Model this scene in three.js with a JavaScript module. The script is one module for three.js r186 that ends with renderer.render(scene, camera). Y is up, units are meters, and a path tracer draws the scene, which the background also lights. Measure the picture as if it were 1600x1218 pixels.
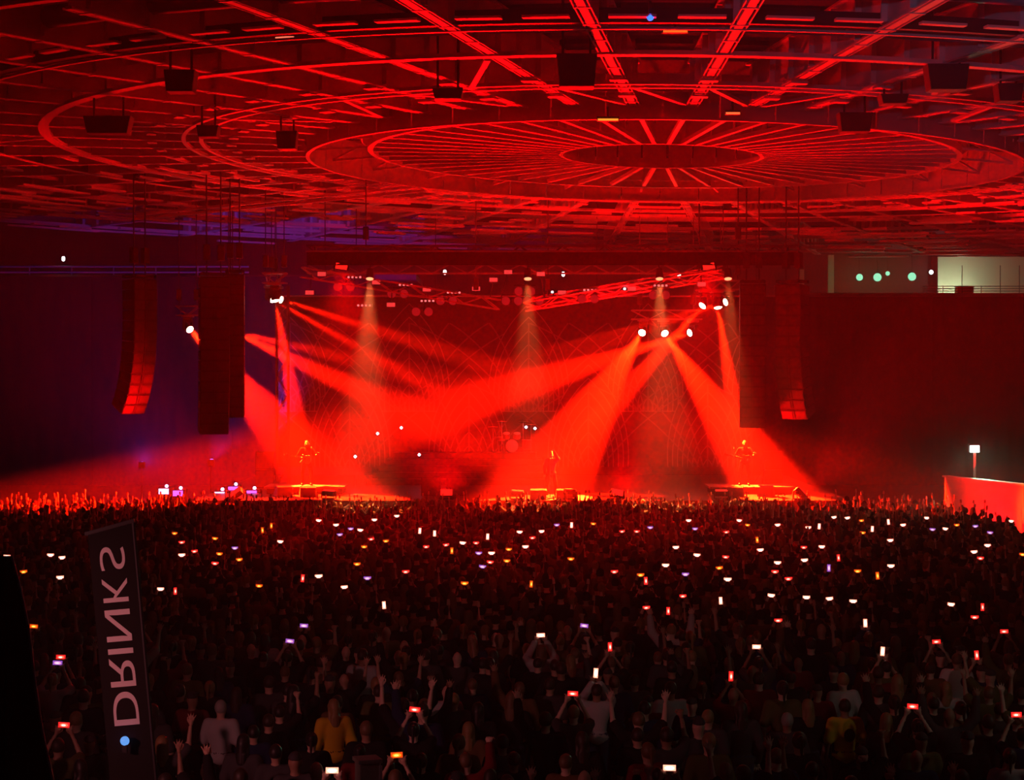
import * as THREE from 'three';
import { mergeGeometries } from 'three/addons/utils/BufferGeometryUtils.js';
import { RectAreaLightUniformsLib } from 'three/addons/lights/RectAreaLightUniformsLib.js';
import { RoundedBoxGeometry } from 'three/addons/geometries/RoundedBoxGeometry.js';
import { FontLoader } from 'three/addons/loaders/FontLoader.js';

// ------------------------------------------------------------------ camera, haze, exposure, large lights
RectAreaLightUniformsLib.init();
const scene = new THREE.Scene();
const renderer = new THREE.WebGLRenderer();
renderer.toneMapping = THREE.LinearToneMapping;
renderer.toneMappingExposure = 1.0;
renderer.shadowMap.enabled = true;

const F = 2860, EYE = 6.5, PITCH = -Math.atan(29 / F);           // focal length in pixels of the 1600 x 1218 frame
const camera = new THREE.PerspectiveCamera(2 * Math.atan(609 / F) * 180 / Math.PI, 1600 / 1218, 0.1, 400);
camera.position.set(0, EYE, 0);
camera.rotation.x = PITCH;
scene.background = new THREE.Color(0x000000);
scene.fog = new THREE.FogExp2(0x1a1a1a, 0.0024);                  // stage haze filling the hall

const at = (px, py, depth) => {                                   // survey helper: where a sighted point lies in the hall
  const v = new THREE.Vector3((px - 800) / F, (609 - py) / F, -1).applyAxisAngle(new THREE.Vector3(1, 0, 0), PITCH);
  return v.multiplyScalar(depth / -v.z).add(camera.position);
};
const RED = new THREE.Color().setRGB(1, 0.005, 0.0003);            // red gel of the moving heads
const WASH = new THREE.Color().setRGB(1, 0.0002, 0.0008);           // red LED wash
const HEAD = 8.5, FLOOD = 1.0;                                    // lamp power of beams and washes

// ------------------------------------------------------------------ helpers
let seed = 20240611;
const rnd = () => { seed = (seed + 0x6d2b79f5) | 0; let t = Math.imul(seed ^ (seed >>> 15), 1 | seed); t = (t + Math.imul(t ^ (t >>> 7), 61 | t)) ^ t; return ((t ^ (t >>> 14)) >>> 0) / 4294967296; };
const rr = (a, b) => a + (b - a) * rnd(), pick = (a) => a[Math.floor(rnd() * a.length)];
const V = (x, y, z) => new THREE.Vector3(x, y, z);
const taken = new Map();
const numbered = (n) => { const k = taken.get(n) ?? 0; taken.set(n, k + 1); return k ? `${n}_${String(k).padStart(3, '0')}` : n; };
function tag(o, label, category, group) { o.userData.label = label; if (category) o.userData.category = category; if (group) o.userData.group = group; return o; }
function thing(name, label, category, pos = V(0, 0, 0), group) {
  const o = new THREE.Group(); o.name = numbered(name); o.position.copy(pos); scene.add(o);
  return tag(o, label, category, group);
}
function part(name, geo, mat, parent) { const m = new THREE.Mesh(geo, mat); m.name = name; m.castShadow = m.receiveShadow = true; parent.add(m); return m; }
function solo(name, geo, mat, label, category, group, pos) {
  const m = new THREE.Mesh(geo, mat); m.name = numbered(name); m.castShadow = m.receiveShadow = true; scene.add(m); if (pos) m.position.copy(pos);
  return tag(m, label, category, group);
}
function struct(name, geo, mat, label) { const m = new THREE.Mesh(geo, mat); m.name = name; m.castShadow = m.receiveShadow = true; m.userData.kind = 'structure'; m.userData.label = label; scene.add(m); return m; }
const mat = (r, g, b, rough = 0.7, metal = 0, extra = {}) => new THREE.MeshStandardMaterial({ color: new THREE.Color().setRGB(r, g, b), roughness: rough, metalness: metal, ...extra });
const matte = (r, g, b) => new THREE.MeshLambertMaterial({ color: new THREE.Color().setRGB(r, g, b) });   // cloth and dull board without sheen
const glow = (r, g, b, k) => new THREE.MeshStandardMaterial({ color: 0x050505, emissive: new THREE.Color().setRGB(r, g, b), emissiveIntensity: k, roughness: 0.5 });
const plain = (g) => { const q = g.index ? g.toNonIndexed() : g; for (const k of Object.keys(q.attributes)) if (!['position', 'normal', 'color'].includes(k)) q.deleteAttribute(k); return q; };
const join = (list) => mergeGeometries(list.map(plain));
const box = (w, h, d, x = 0, y = 0, z = 0) => new THREE.BoxGeometry(w, h, d).translate(x, y, z);
const rbox = (w, h, d, r, x = 0, y = 0, z = 0) => new RoundedBoxGeometry(w, h, d, 2, r).translate(x, y, z);
const cyl = (r0, r1, h, n, x = 0, y = 0, z = 0) => new THREE.CylinderGeometry(r0, r1, h, n).translate(x, y, z);
function bar(a, b, w, h = w) {                                     // box beam from a to b
  const g = new THREE.BoxGeometry(w, h, a.distanceTo(b)), m = new THREE.Matrix4().lookAt(a, b, Math.abs(b.clone().sub(a).normalize().y) > 0.99 ? V(1, 0, 0) : V(0, 1, 0));
  return g.applyMatrix4(m).translate((a.x + b.x) / 2, (a.y + b.y) / 2, (a.z + b.z) / 2);
}
function rod(a, b, r, n = 6, r2 = r) {
  const g = new THREE.CylinderGeometry(r2, r, a.distanceTo(b), n), q = new THREE.Quaternion().setFromUnitVectors(V(0, 1, 0), b.clone().sub(a).normalize());
  return g.applyQuaternion(q).translate((a.x + b.x) / 2, (a.y + b.y) / 2, (a.z + b.z) / 2);
}
function noiseTexture(size, base, spread, cell, srgb = true) {     // fine grain over coarse blotches
  const d = new Uint8Array(size * size * 4), coarse = [];
  const n = Math.ceil(size / cell) + 1;
  for (let i = 0; i < n * n; i++) coarse.push(rnd());
  for (let y = 0; y < size; y++) for (let x = 0; x < size; x++) {
    const fx = x / cell, fy = y / cell, ix = Math.floor(fx), iy = Math.floor(fy), u = fx - ix, v = fy - iy, c = (a, b) => coarse[(b % (n - 1)) * n + (a % (n - 1))];
    const k = (c(ix, iy) * (1 - u) + c(ix + 1, iy) * u) * (1 - v) + (c(ix, iy + 1) * (1 - u) + c(ix + 1, iy + 1) * u) * v;
    const s = 1 + spread * ((k - 0.5) * 1.3 + (rnd() - 0.5) * 0.7), o = (y * size + x) * 4;
    for (let j = 0; j < 3; j++) d[o + j] = Math.max(0, Math.min(255, base[j] * s));
    d[o + 3] = 255;
  }
  const t = new THREE.DataTexture(d, size, size); t.wrapS = t.wrapT = THREE.RepeatWrapping; t.magFilter = THREE.LinearFilter; if (srgb) t.colorSpace = THREE.SRGBColorSpace; t.needsUpdate = true;
  return t;
}

// ------------------------------------------------------------------ materials
const M = {
  steel: mat(0.62, 0.6, 0.6, 0.5), steelDark: mat(0.08, 0.08, 0.1, 0.6), duct: mat(0.34, 0.4, 0.5, 0.45, 0.2), deck: matte(0.02, 0.03, 0.055), panel: matte(0.05, 0.052, 0.085),
  black: mat(0.015, 0.015, 0.017, 0.6), blackGloss: mat(0.02, 0.02, 0.022, 0.3), grille: mat(0.05, 0.05, 0.055, 0.45, 0.3), truss: mat(0.3, 0.3, 0.32, 0.4, 0.6),
  trussBlack: mat(0.05, 0.05, 0.055, 0.5, 0.2), stage: mat(0.03, 0.03, 0.032, 0.45), drape: matte(0.014, 0.014, 0.018), concrete: mat(0.2, 0.2, 0.2, 0.9), pale: mat(0.62, 0.64, 0.52, 0.8),
  glass: mat(0.02, 0.02, 0.03, 0.15), chrome: mat(0.8, 0.8, 0.8, 0.2, 1), wood: mat(0.35, 0.14, 0.06, 0.4),
};

// ------------------------------------------------------------------ the hall shell
const HUB = at(1033, 240, 60); HUB.y = EYE + 6.97;
{
  const ft = noiseTexture(256, [44, 42, 42], 0.6, 24); ft.repeat.set(40, 40);
  struct('floor', box(130, 0.3, 140, 2, -0.15, -48), new THREE.MeshStandardMaterial({ map: ft, roughness: 0.6 }), 'dark grey hall floor under the standing crowd');
  struct('wall_left', box(0.5, 17, 140, -58, 8.5, -48), M.drape, 'black draped side wall of the hall');
  struct('wall_right', box(0.5, 17, 140, 62, 8.5, -48), M.drape, 'black draped side wall of the hall beyond the lamp pole');
  struct('wall_rear', box(130, 17, 0.5, 2, 8.5, 21), M.drape, 'dark wall behind the stands');
  struct('wall_back', box(130, 17, 0.5, 2, 8.5, -113), M.steelDark, 'dark rear wall of the upper gallery');
}
// black drape below the gallery, hung in folds (one cloth per bay)
{
  const clothM = matte(0.014, 0.014, 0.02); clothM.side = THREE.DoubleSide;
  const fold = (w, h) => {                                          // gathered cloth
    const n = Math.round(w / 0.22), p = [], idx = [];
    for (let i = 0; i <= n; i++) { const x = -w / 2 + w * i / n, z = Math.sin(i * 1.7) * 0.09 + Math.sin(i * 0.61) * 0.05; p.push(x, 0, z, x, h, z * 0.6); }
    for (let i = 0; i < n; i++) idx.push(2 * i, 2 * i + 2, 2 * i + 1, 2 * i + 1, 2 * i + 2, 2 * i + 3);
    const g = new THREE.BufferGeometry().setAttribute('position', new THREE.Float32BufferAttribute(p, 3)); g.setIndex(idx); g.computeVertexNormals(); return g;
  };
  const wall = new THREE.Group(); wall.name = 'wall_gallery'; wall.userData = { kind: 'structure', label: 'tall black drapes hung below the upper gallery' }; scene.add(wall);
  for (let k = 0; k < 12; k++) {
    const x = -44 + k * 8, h = x < -6 ? 11.9 : 10.75;
    const c = part('drape', fold(8, h), clothM, wall); c.position.set(x, 0, -104.5);
  }
  part('backing', box(130, 10.6, 0.4, 2, 5.3, -105.4), M.drape, wall);
  part('slab', box(72, 0.3, 8, 30.5, 10.72, -109), M.concrete, wall);
  part('slab', box(60, 0.3, 8, -35.5, 11.9, -109), M.concrete, wall);
}
// ------------------------------------------------------------------ roof: radial steel round a central hub
const roof = new THREE.Group(); roof.name = 'ceiling'; roof.position.copy(HUB); roof.rotation.z = -0.021; roof.userData = { kind: 'structure', label: 'round steel hall roof with radial girders and a spoked hub' }; scene.add(roof);
const invRoof = new THREE.Matrix4();
{
  roof.updateMatrixWorld(true);
  const STEP = Math.PI * 2 / 48, OFF = Math.PI / 2 + 0.012;    // angle measured from +x towards +z (the camera side is +z)
  const cam = (r, a, y = 0) => {                                          // image place of a roof point
    const p = V(r * Math.cos(a), y, r * Math.sin(a)).applyMatrix4(roof.matrixWorld).sub(camera.position).applyAxisAngle(V(1, 0, 0), -PITCH);
    return p.z > -4 ? null : [800 + F * p.x / -p.z, 609 - F * p.y / -p.z];
  };
  const seen = (r, a, m = 160) => { const q = cam(r, a); return q && q[0] > -m && q[0] < 1600 + m && q[1] > -m && q[1] < 700; };
  const put = (name, geo, mt, a) => { const m = part(name, geo, mt, roof); m.rotation.y = -a; return m; };   // geometry built along +x
  // skin and far bays
  const skin = new THREE.CylinderGeometry(95, 95, 0.25, 96).translate(0, 2.0, 0);
  part('roof_deck', skin, M.deck, roof);
  const ringGeo = (r, w, h, y, n = 192) => {
    const s = new THREE.Shape().absarc(0, 0, r + w / 2, 0, Math.PI * 2); s.holes.push(new THREE.Path().absarc(0, 0, r - w / 2, 0, Math.PI * 2));
    return new THREE.ExtrudeGeometry(s, { depth: h, bevelEnabled: false, curveSegments: n }).rotateX(Math.PI / 2).translate(0, y + h, 0);
  };
  // hub: rim chords, drum, fascia panels, spokes
  part('hub_rim', ringGeo(9.5, 0.16, 0.22, 0), M.steel, roof);
  part('hub_outer_chord', ringGeo(11.5, 0.12, 0.06, -0.33), M.steel, roof);
  part('hub_outer_chord', ringGeo(11.9, 0.07, 0.07, 0.35), M.steel, roof);
  part('hub_inner_ring', ringGeo(3.28, 0.12, 0.14, 0.05, 96), M.steel, roof);
  const spokeG = bar(V(3.3, 0.1, 0), V(9.45, 0.1, 0), 0.13, 0.12);
  for (let k = 0; k < 48; k++) put('spoke', spokeG, M.steel, OFF + k * STEP);
  const sector = (r, y0, y1, t, a0, a1) => { const s = new THREE.Shape().absarc(0, 0, r + t, a0, a1).absarc(0, 0, r, a1, a0, true); return new THREE.ExtrudeGeometry(s, { depth: y1 - y0, bevelEnabled: false, curveSegments: 6 }).rotateX(Math.PI / 2).translate(0, y1, 0); };
  const fas = sector(9.75, 0.3, 1.15, 0.05, -STEP * 0.98, STEP * 0.98), dr = sector(3.36, 0.12, 1.6, 0.05, -STEP * 0.9, STEP * 0.9), fo = sector(11.47, -0.27, 0.9, 0.06, -STEP * 0.485, STEP * 0.485);
  for (let k = 0; k < 24; k++) { if (rnd() > 0.12) put('fascia_panel', fas, M.steel, OFF + k * 2 * STEP); put('drum_panel', dr, M.steel, OFF + k * 2 * STEP); }
  for (let k = 0; k < 48; k++) put('fascia_plate', fo, M.steel, OFF + k * STEP);
  const post = join([box(0.1, 0.9, 0.1, 9.5, 0.6, 0), bar(V(9.5, 0.2, 0), V(11.55, 0.05, 0), 0.07), bar(V(9.5, 1.0, 0), V(11.55, 0.05, 0), 0.06)]);
  for (let k = 0; k < 24; k++) put('hub_strut', post, M.steel, OFF + k * 2 * STEP);
  part('hub_cover', new THREE.CylinderGeometry(9.4, 9.4, 0.1, 64).translate(0, 1.75, 0), M.panel, roof);
  // radial girders
  const R0 = 11.7;
  const girder = (r1) => {
    const l = [bar(V(R0, 0.03, 0), V(r1, 0.03, 0), 0.17, 0.06), bar(V(R0, 0.6, 0), V(r1, 0.6, 0), 0.03, 1.1), bar(V(R0, 1.15, 0), V(r1, 1.15, 0), 0.28, 0.06)];
    for (const s of [-1, 1]) l.push(bar(V(R0, 0.02, s * 0.16), V(r1, 0.02, s * 0.16), 0.025, 0.04));
    for (let r = R0 + 0.8; r < r1; r += 1.75) l.push(box(0.09, 0.07, 0.34, r, 0.02, 0), box(0.05, 1.0, 0.3, r, 0.6, 0));
    return join(l);
  };
  const gLong = girder(47), gShort = girder(27);
  const plates = join([box(0.28, 0.05, 0.42, 13.9, -0.06, 0), box(0.28, 0.05, 0.42, 16.4, -0.06, 0)]);
  for (let k = 0; k < 48; k++) {
    const a = OFF + k * STEP, near = seen(24, a, 300), far = seen(40, a, 500);
    if (!near && !far && !seen(14, a)) continue;
    put('girder', far || Math.sin(a) < 0.5 ? gLong : gShort, M.steel, a);
    if (seen(14, a)) put('gusset_plate', plates, M.steel, a);
  }
  // ring beams
  part('ring_beam', ringGeo(14.85, 0.13, 0.1, -0.02), M.steel, roof); part('ring_beam', ringGeo(15.4, 0.13, 0.1, -0.02), M.steel, roof);
  part('ring_beam', ringGeo(19.6, 0.3, 0.1, -0.04), M.steel, roof);
  part('ring_beam', ringGeo(22.55, 0.1, 0.05, -0.02), M.steel, roof);
  part('ring_fascia', ringGeo(22.8, 0.3, 0.3, 0.05), M.black, roof);
  for (const [r, w, y] of [[27, 0.22, 0.2], [31.5, 0.2, 0.15], [36, 0.2, 0.1], [40.5, 0.2, 0.1], [45, 0.25, 0.0]]) part('ring_beam', ringGeo(r, w, 0.14, y), M.steel, roof);
  // per-bay pieces: soffit panels, ducts, lamp-like plates, purlins, braces
  const pieces = { n: 0 };
  const soffit = [[12.2, 14.6], [15.7, 19.0], [19.6, 22.3], [23.2, 26.7], [27.3, 31.2], [31.8, 35.7], [36.3, 40.2], [40.8, 44.7]].map(([a, b]) => {
    const g = STEP / 2 - 0.22 / ((a + b) / 2), s = new THREE.Shape().absarc(0, 0, b, -g, g).absarc(0, 0, a, g, -g, true);
    return [(a + b) / 2, new THREE.ExtrudeGeometry(s, { depth: 0.12, bevelEnabled: false, curveSegments: 3 }).rotateX(Math.PI / 2).translate(0, 1.25, 0)];
  });
  for (let k = 0; k < 48; k++) for (const [r, g] of soffit) { const a = OFF + (k + 0.5) * STEP; if (seen(r, a, 40)) put('soffit_panel', g, rnd() < 0.8 ? M.panel : M.deck, a); }
  const duct = (r, d) => { const h = r * Math.tan(STEP / 2) * 0.92; return rod(V(r, 0.55, -h), V(r, 0.55, h), d, 10); };
  const d1 = duct(20.3, 0.2), d2 = duct(24.6, 0.26);
  for (let k = 0; k < 48; k++) { const a = OFF + (k + 0.5) * STEP; if (Math.sin(a) > -0.2) { if (seen(20.3, a, 60)) put('duct', d1, M.duct, a); if (seen(24.6, a, 60)) put('duct', d2, M.duct, a); } }
  const dash = (r, len, w, off) => { const l = [box(w, 0.05, len, r, 0.02, off)]; return join(l); };
  const s1 = dash(23.75, 0.95, 0.2, -0.72), s2 = dash(23.75, 0.95, 0.2, 0.66);
  for (let k = 0; k < 48; k++) { const a = OFF + (k + 0.5) * STEP; if (Math.sin(a) > 0 && seen(23.75, a, 40)) { put('flange_plate', s1, M.steel, a); put('flange_plate', s2, M.steel, a); } }
  const pur = [];
  for (const r of [16.9, 18.2, 20.9, 25.0, 26.0, 28.4, 29.6, 30.6, 32.8, 34.2, 35.2, 37.4, 38.8, 39.8, 41.9, 43.2, 44.2, 46.2]) pur.push([r, [0.88, 0.55, 0.32].map((q) => box(r > 24 ? 0.42 : 0.2, 0.08, 2 * r * Math.tan(STEP / 2) * q, r, 0.08, 0))]);
  let many = 0; const rest = [];
  for (const [r, gs] of pur) for (let k = 0; k < 48; k++) {
    const a = OFF + (k + 0.5) * STEP + rr(-0.012, 0.012);
    if (Math.sin(a) > -0.15 && r < 24) continue;
    if (Math.sin(a) > 0.35 || !seen(r, a, 30) || rnd() < 0.1) continue;
    const g = pick(gs);
    if (many < 290) { const m = put('purlin', g, M.steel, a); m.position.y = rr(-0.4, 0.05); many++; }
    else { const q = g.clone().rotateY(-a).translate(0, rr(-0.4, 0.05), 0); rest.push(q); }
  }
  if (rest.length) { const m = part('far_purlins', join(rest), M.steel, roof); m.userData.kind = 'stuff'; }
  // diagonal braces of the hub bays
  for (const [k, r0, r1, s] of [[1, 12, 15, 1], [2, 15.5, 19, -1], [3, 12.2, 14.7, 1], [5, 12.2, 14.7, -1], [7, 12.4, 14.6, 1], [46, 12, 15, -1], [45, 15.6, 19.2, 1], [43, 12.2, 14.8, 1], [41, 15.6, 19, -1], [0, 12, 14.8, 1], [47, 12.1, 14.7, 1], [9, 15.6, 19, 1], [11, 19.6, 22.3, 1], [38, 19.6, 22.3, 1], [36, 15.6, 19, -1], [13, 23.5, 27, 1]]) {
    const a = OFF + (k + 0.5) * STEP, w = Math.tan(STEP / 2) * 0.75;
    put('brace', bar(V(r0, 0.02, -s * w * r0), V(r1, 0.02, s * w * r1), 0.14, 0.08), M.steel, a);
  }
  // a straight cable tray hung under the girders on the left
  const inv = roof.matrixWorld.clone().invert();
  const P0 = at(215, 335, 78).applyMatrix4(inv), P1 = at(665, 290, 70).applyMatrix4(inv);
  for (const dz of [0, 0.45]) part('cable_tray', bar(P0.clone().add(V(0, -dz * 0.5, dz)), P1.clone().add(V(0, -dz * 0.5, dz)), 0.12, 0.1), M.steel, roof);
}
// ------------------------------------------------------------------ stage
const SY = 1.6;                                                    // stage floor
const deckY = (x) => HUB.y + 1.86 - 0.021 * (x - HUB.x);           // underside of the roof deck above x
{
  const st = thing('stage_platform', 'wide black stage platform in front of the fan-patterned backdrop', 'stage', V(0.4, 0, -78));
  part('deck', box(25, 0.2, 17, 0, SY - 0.1, 0), M.stage, st);
  part('skirt', box(24.8, SY - 0.2, 0.1, 0, SY / 2 - 0.1, 8.4), M.drape, st);
  for (let i = 0; i < 7; i++) for (const z of [-7, 0, 7]) part('leg', cyl(0.06, 0.06, SY - 0.2, 8, -12 + i * 4, SY / 2 - 0.1, z), M.truss, st);
}
// ------------------------------------------------------------------ moving heads with their beams
const LENS = glow(1, 0.7, 0.45, 30), heads = [];
const headGeo = { base: rbox(0.36, 0.16, 0.36, 0.03, 0, -0.08, 0), arms: join([box(0.05, 0.4, 0.16, -0.2, -0.33, 0), box(0.05, 0.4, 0.16, 0.2, -0.33, 0), box(0.44, 0.06, 0.18, 0, -0.17, 0)]), clamp: box(0.5, 0.1, 0.5, 0, 0.06, 0) };
const headBody = new THREE.LatheGeometry([[0, -0.2], [0.12, -0.2], [0.15, -0.15], [0.15, 0.06], [0.175, 0.1], [0.175, 0.2], [0.16, 0.2], [0.16, 0.17], [0, 0.17]].map(([x, y]) => new THREE.Vector2(x, y)), 16);
const lensGeo = new THREE.SphereGeometry(0.172, 16, 8, 0, Math.PI * 2, 0, Math.PI / 2).scale(1, 0.5, 1).translate(0, 0.17, 0);
function movingHead(p, target, half, power, label, group, pen = 0.25) {
  // p is where the lens sits; the lamp hangs above it
  const dir = target.clone().sub(p).normalize(), pivot = p.clone().addScaledVector(dir, -0.22);
  const t = thing('moving_head_light', label, 'stage light', pivot.clone().add(V(0, 0.42, 0)), group);
  part('base', headGeo.base, M.black, t); part('clamp', headGeo.clamp, M.truss, t);
  const yoke = part('yoke', headGeo.arms, M.black, t); yoke.rotation.y = Math.atan2(dir.x, dir.z);
  const head = part('head', headBody, M.black, t); head.position.set(0, -0.42, 0); head.quaternion.setFromUnitVectors(V(0, 1, 0), dir);
  if (power > 0) {
    part('lens', lensGeo, LENS, head); heads.push(t.position);
    const s = new THREE.SpotLight(RED, power * HEAD, 0, half, pen, 2); s.position.copy(p).addScaledVector(dir, 0.12); s.target.position.copy(target); s.castShadow = true; s.shadow.radius = 4; s.name = 'beam'; scene.add(s, s.target);
  } else part('lens', lensGeo, M.glass, head);
  return t;
}
const BEAMS = [ // sighted lens, its distance, sighted aim, its distance, half angle, power, words
  [[431, 470], 75, [478, 735], 73.8, 0.095, 30000, 'lit moving head above the left guitarist aimed straight down at him'],
  [[440, 468], 81.0, [830, 592], 77, 0.06, 20000, 'lit moving head on the left tower sending the topmost beam across the stage'],
  [[427, 468], 81.8, [760, 655], 76, 0.045, 28000, 'lit moving head on the left tower sending a narrow beam to the risers'],
  [[366, 518], 80.5, [800, 622], 73, 0.06, 46000, 'lit moving head beside the inner left line array with a flat beam'],
  [[366, 519], 81.2, [862, 750], 71, 0.08, 54000, 'lit moving head beside the inner left line array aimed at the singer'],
  [[297, 515], 80, [484, 725], 73.4, 0.135, 52000, 'lit moving head hanging between the two left line arrays'],
  [[1003, 520], 82, [858, 752], 71, 0.145, 60000, 'lit moving head innermost on the right truss with a broad orange beam to the singer'],
  [[1097, 478], 75.5, [866, 735], 71, 0.085, 55000, 'lit moving head at the end of the upper right truss aimed at the singer'],
  [[1039, 521], 82, [1176, 724], 73.4, 0.13, 60000, 'lit moving head in the middle of the lower right truss aimed at the right guitarist'],
  [[1122, 481], 75.4, [1160, 715], 73.8, 0.1, 42000, 'lit moving head above the right guitarist aimed steeply down'],
  [[1077, 520], 82, [700, 640], 75, 0.09, 66000, 'lit moving head outermost on the lower right truss with a flat beam'],
  [[1133, 472], 82.6, [760, 592], 77, 0.065, 44000, 'lit moving head outermost on the upper right truss with the flattest beam'],
];
for (const [s, d, t, td, half, pw, label] of BEAMS) movingHead(at(s[0], s[1], d), at(t[0], t[1], td), half, pw, label, undefined, t[1] < 660 ? 0.45 : 0.25);   // the flat beams are frosted

// ------------------------------------------------------------------ rigging: trusses, header, fixtures, line arrays
function trussGeo(len, w = 0.4, r = 0.03, step = 0.8) {            // box truss along x, centred
  const l = [], h = w / 2, n = Math.max(2, Math.round(len / step));
  for (const y of [-h, h]) for (const z of [-h, h]) l.push(bar(V(-len / 2, y, z), V(len / 2, y, z), r * 2));
  for (let i = 0; i < n; i++) {
    const x0 = -len / 2 + len * i / n, x1 = x0 + len / n, f = i % 2;
    for (const z of [-h, h]) l.push(bar(V(x0, f ? -h : h, z), V(x1, f ? h : -h, z), r * 1.3));
    for (const y of [-h, h]) l.push(bar(V(x0, y, f ? -h : h), V(x1, y, f ? h : -h), r * 1.3));
  }
  return join(l);
}

function hungTruss(a, b, label, w = 0.4, mt = M.truss, group = 'lighting trusses over the stage') {
  const mid = a.clone().add(b).multiplyScalar(0.5), t = thing('lighting_truss', label, 'truss', mid, group), len = a.distanceTo(b);
  const g = part('lattice', trussGeo(len, w), mt, t); g.quaternion.setFromUnitVectors(V(1, 0, 0), b.clone().sub(a).normalize());
  for (const k of [0.12, 0.88]) { const p = a.clone().lerp(b, k).sub(mid); part('hoist_chain', rod(p.clone().add(V(0, w / 2, 0)), V(p.x, deckY(p.x + mid.x) - mid.y, p.z), 0.025, 5), M.trussBlack, t); part('chain_hoist', rbox(0.22, 0.5, 0.22, 0.03, p.x, p.y + w / 2 + 0.5, p.z), M.black, t); }
  return t;
}
hungTruss(at(480, 397, 70.2), at(1245, 397, 70.2), 'long dark header truss hung across the whole stage front', 0.62, M.trussBlack);
{
  const h = thing('header_banner_rail', 'flat dark valance hung along the front header truss', 'valance', at(862, 404, 69.6));
  part('valance_cloth', box(18.6, 0.5, 0.05), M.drape, h); part('batten', box(18.7, 0.06, 0.1, 0, 0.28, 0), M.truss, h);
  for (const x of [-9, 9]) part('strap', box(0.05, 0.3, 0.5, x, 0.3, -0.25), M.black, h);
}
const CHEVRON = [
  [[470, 425], 75, [780, 476], 77, 'left arm of the front chevron truss above the backdrop'],
  [[1130, 425], 75, [820, 476], 77, 'right arm of the front chevron truss above the backdrop'],
  [[480, 420], 82, [1120, 420], 82, 'straight rear truss just in front of the backdrop head'],
].map(([a, da, b, db, label]) => { const p = at(a[0], a[1], da), q = at(b[0], b[1], db); hungTruss(p, q, label); return [p, q]; });
function trussOver(ids, label, along, w = 0.4) {                   // a short truss the clamps of these heads hold on to
  const m = V(0, 0, 0); let top = -1; for (const i of ids) { m.add(heads[i]); top = Math.max(top, heads[i].y); } m.multiplyScalar(1 / ids.length); m.y = top + 0.1 + w / 2;
  let reach = 0.5; for (const i of ids) reach = Math.max(reach, Math.abs(heads[i].clone().sub(m).dot(along)) + 0.4);
  hungTruss(m.clone().addScaledVector(along, -reach), m.clone().addScaledVector(along, reach), label, w);
  for (const i of ids) { const h = scene.children.find((o) => o.position === heads[i]), up = m.y - w / 2 - heads[i].y; if (up > 0.12) part('drop_pipe', rod(V(0, 0.05, 0), V(0, up, 0), 0.03, 6), M.truss, h); }
}
trussOver([1, 2], 'short truss of the left tower carrying two lit heads', V(0, 0, 1), 0.5);
trussOver([0], 'short truss above the left guitarist', V(1, 0, 0));
trussOver([3, 4], 'short truss behind the inner left line array', V(0, 0, 1));
trussOver([5], 'short truss between the two left line arrays', V(1, 0, 0));
trussOver([6, 8, 10], 'short lower truss carrying three lit heads on the right', V(1, 0, 0));
trussOver([7, 9], 'short upper truss carrying two lit heads on the right', V(1, 0, 0), 0.5);
trussOver([11], 'short rear truss carrying the flattest right beam', V(1, 0, 0));
// small fixtures on the chevron trusses: blinders with two round cells, four-cell bars, strobes
const redCell = glow(1, 0.05, 0.05, 0.9), redDim = glow(0.55, 0.01, 0.015, 0.5), redPink = glow(1, 0.2, 0.2, 1.6), whiteCell = glow(0.8, 0.85, 1, 6);
function bracket(t, p) {                                          // hooks a fixture to the nearest truss
  let best = null; for (const [a, b] of CHEVRON) { const q = new THREE.Line3(a, b).closestPointToPoint(p, true, V(0, 0, 0)); if (!best || q.distanceTo(p) < best.distanceTo(p)) best = q; }
  part('bracket', rod(V(0, 0.05, -0.06), best.clone().sub(p), 0.025, 5), M.black, t);
}
function fixture(kind, p) {
  if (kind === 0) { const t = thing('round_blinder', 'dim red two-cell round blinder on the stage trusses', 'stage light', p, 'blinders on the stage trusses'); part('yoke', box(0.9, 0.05, 0.06, 0, 0.25, 0), M.black, t); bracket(t, p); for (const s of [-1, 1]) { const c = part('can', cyl(0.2, 0.17, 0.2, 14).rotateX(Math.PI / 2).translate(s * 0.26, 0, 0), M.black, t); part('lamp_cell', cyl(0.18, 0.18, 0.02, 14).rotateX(Math.PI / 2).translate(s * 0.26, 0, 0.11), redDim, c); } }
  if (kind === 1) { const t = thing('led_batten', 'thin four-cell red LED batten on the stage trusses', 'stage light', p, 'LED battens on the stage trusses'); part('housing', box(0.66, 0.12, 0.12), M.black, t); bracket(t, p); for (let i = 0; i < 4; i++) part('led_cell', box(0.08, 0.07, 0.02, -0.24 + i * 0.16, 0, 0.065), redPink, t); }
  if (kind === 2) { const t = thing('strobe_light', 'small bright red strobe panel on the stage trusses', 'stage light', p, 'strobes on the stage trusses'); part('housing', box(0.38, 0.22, 0.16), M.black, t); bracket(t, p); part('led_panel', box(0.34, 0.17, 0.02, 0, 0, 0.09), redCell, t); }
}
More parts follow.
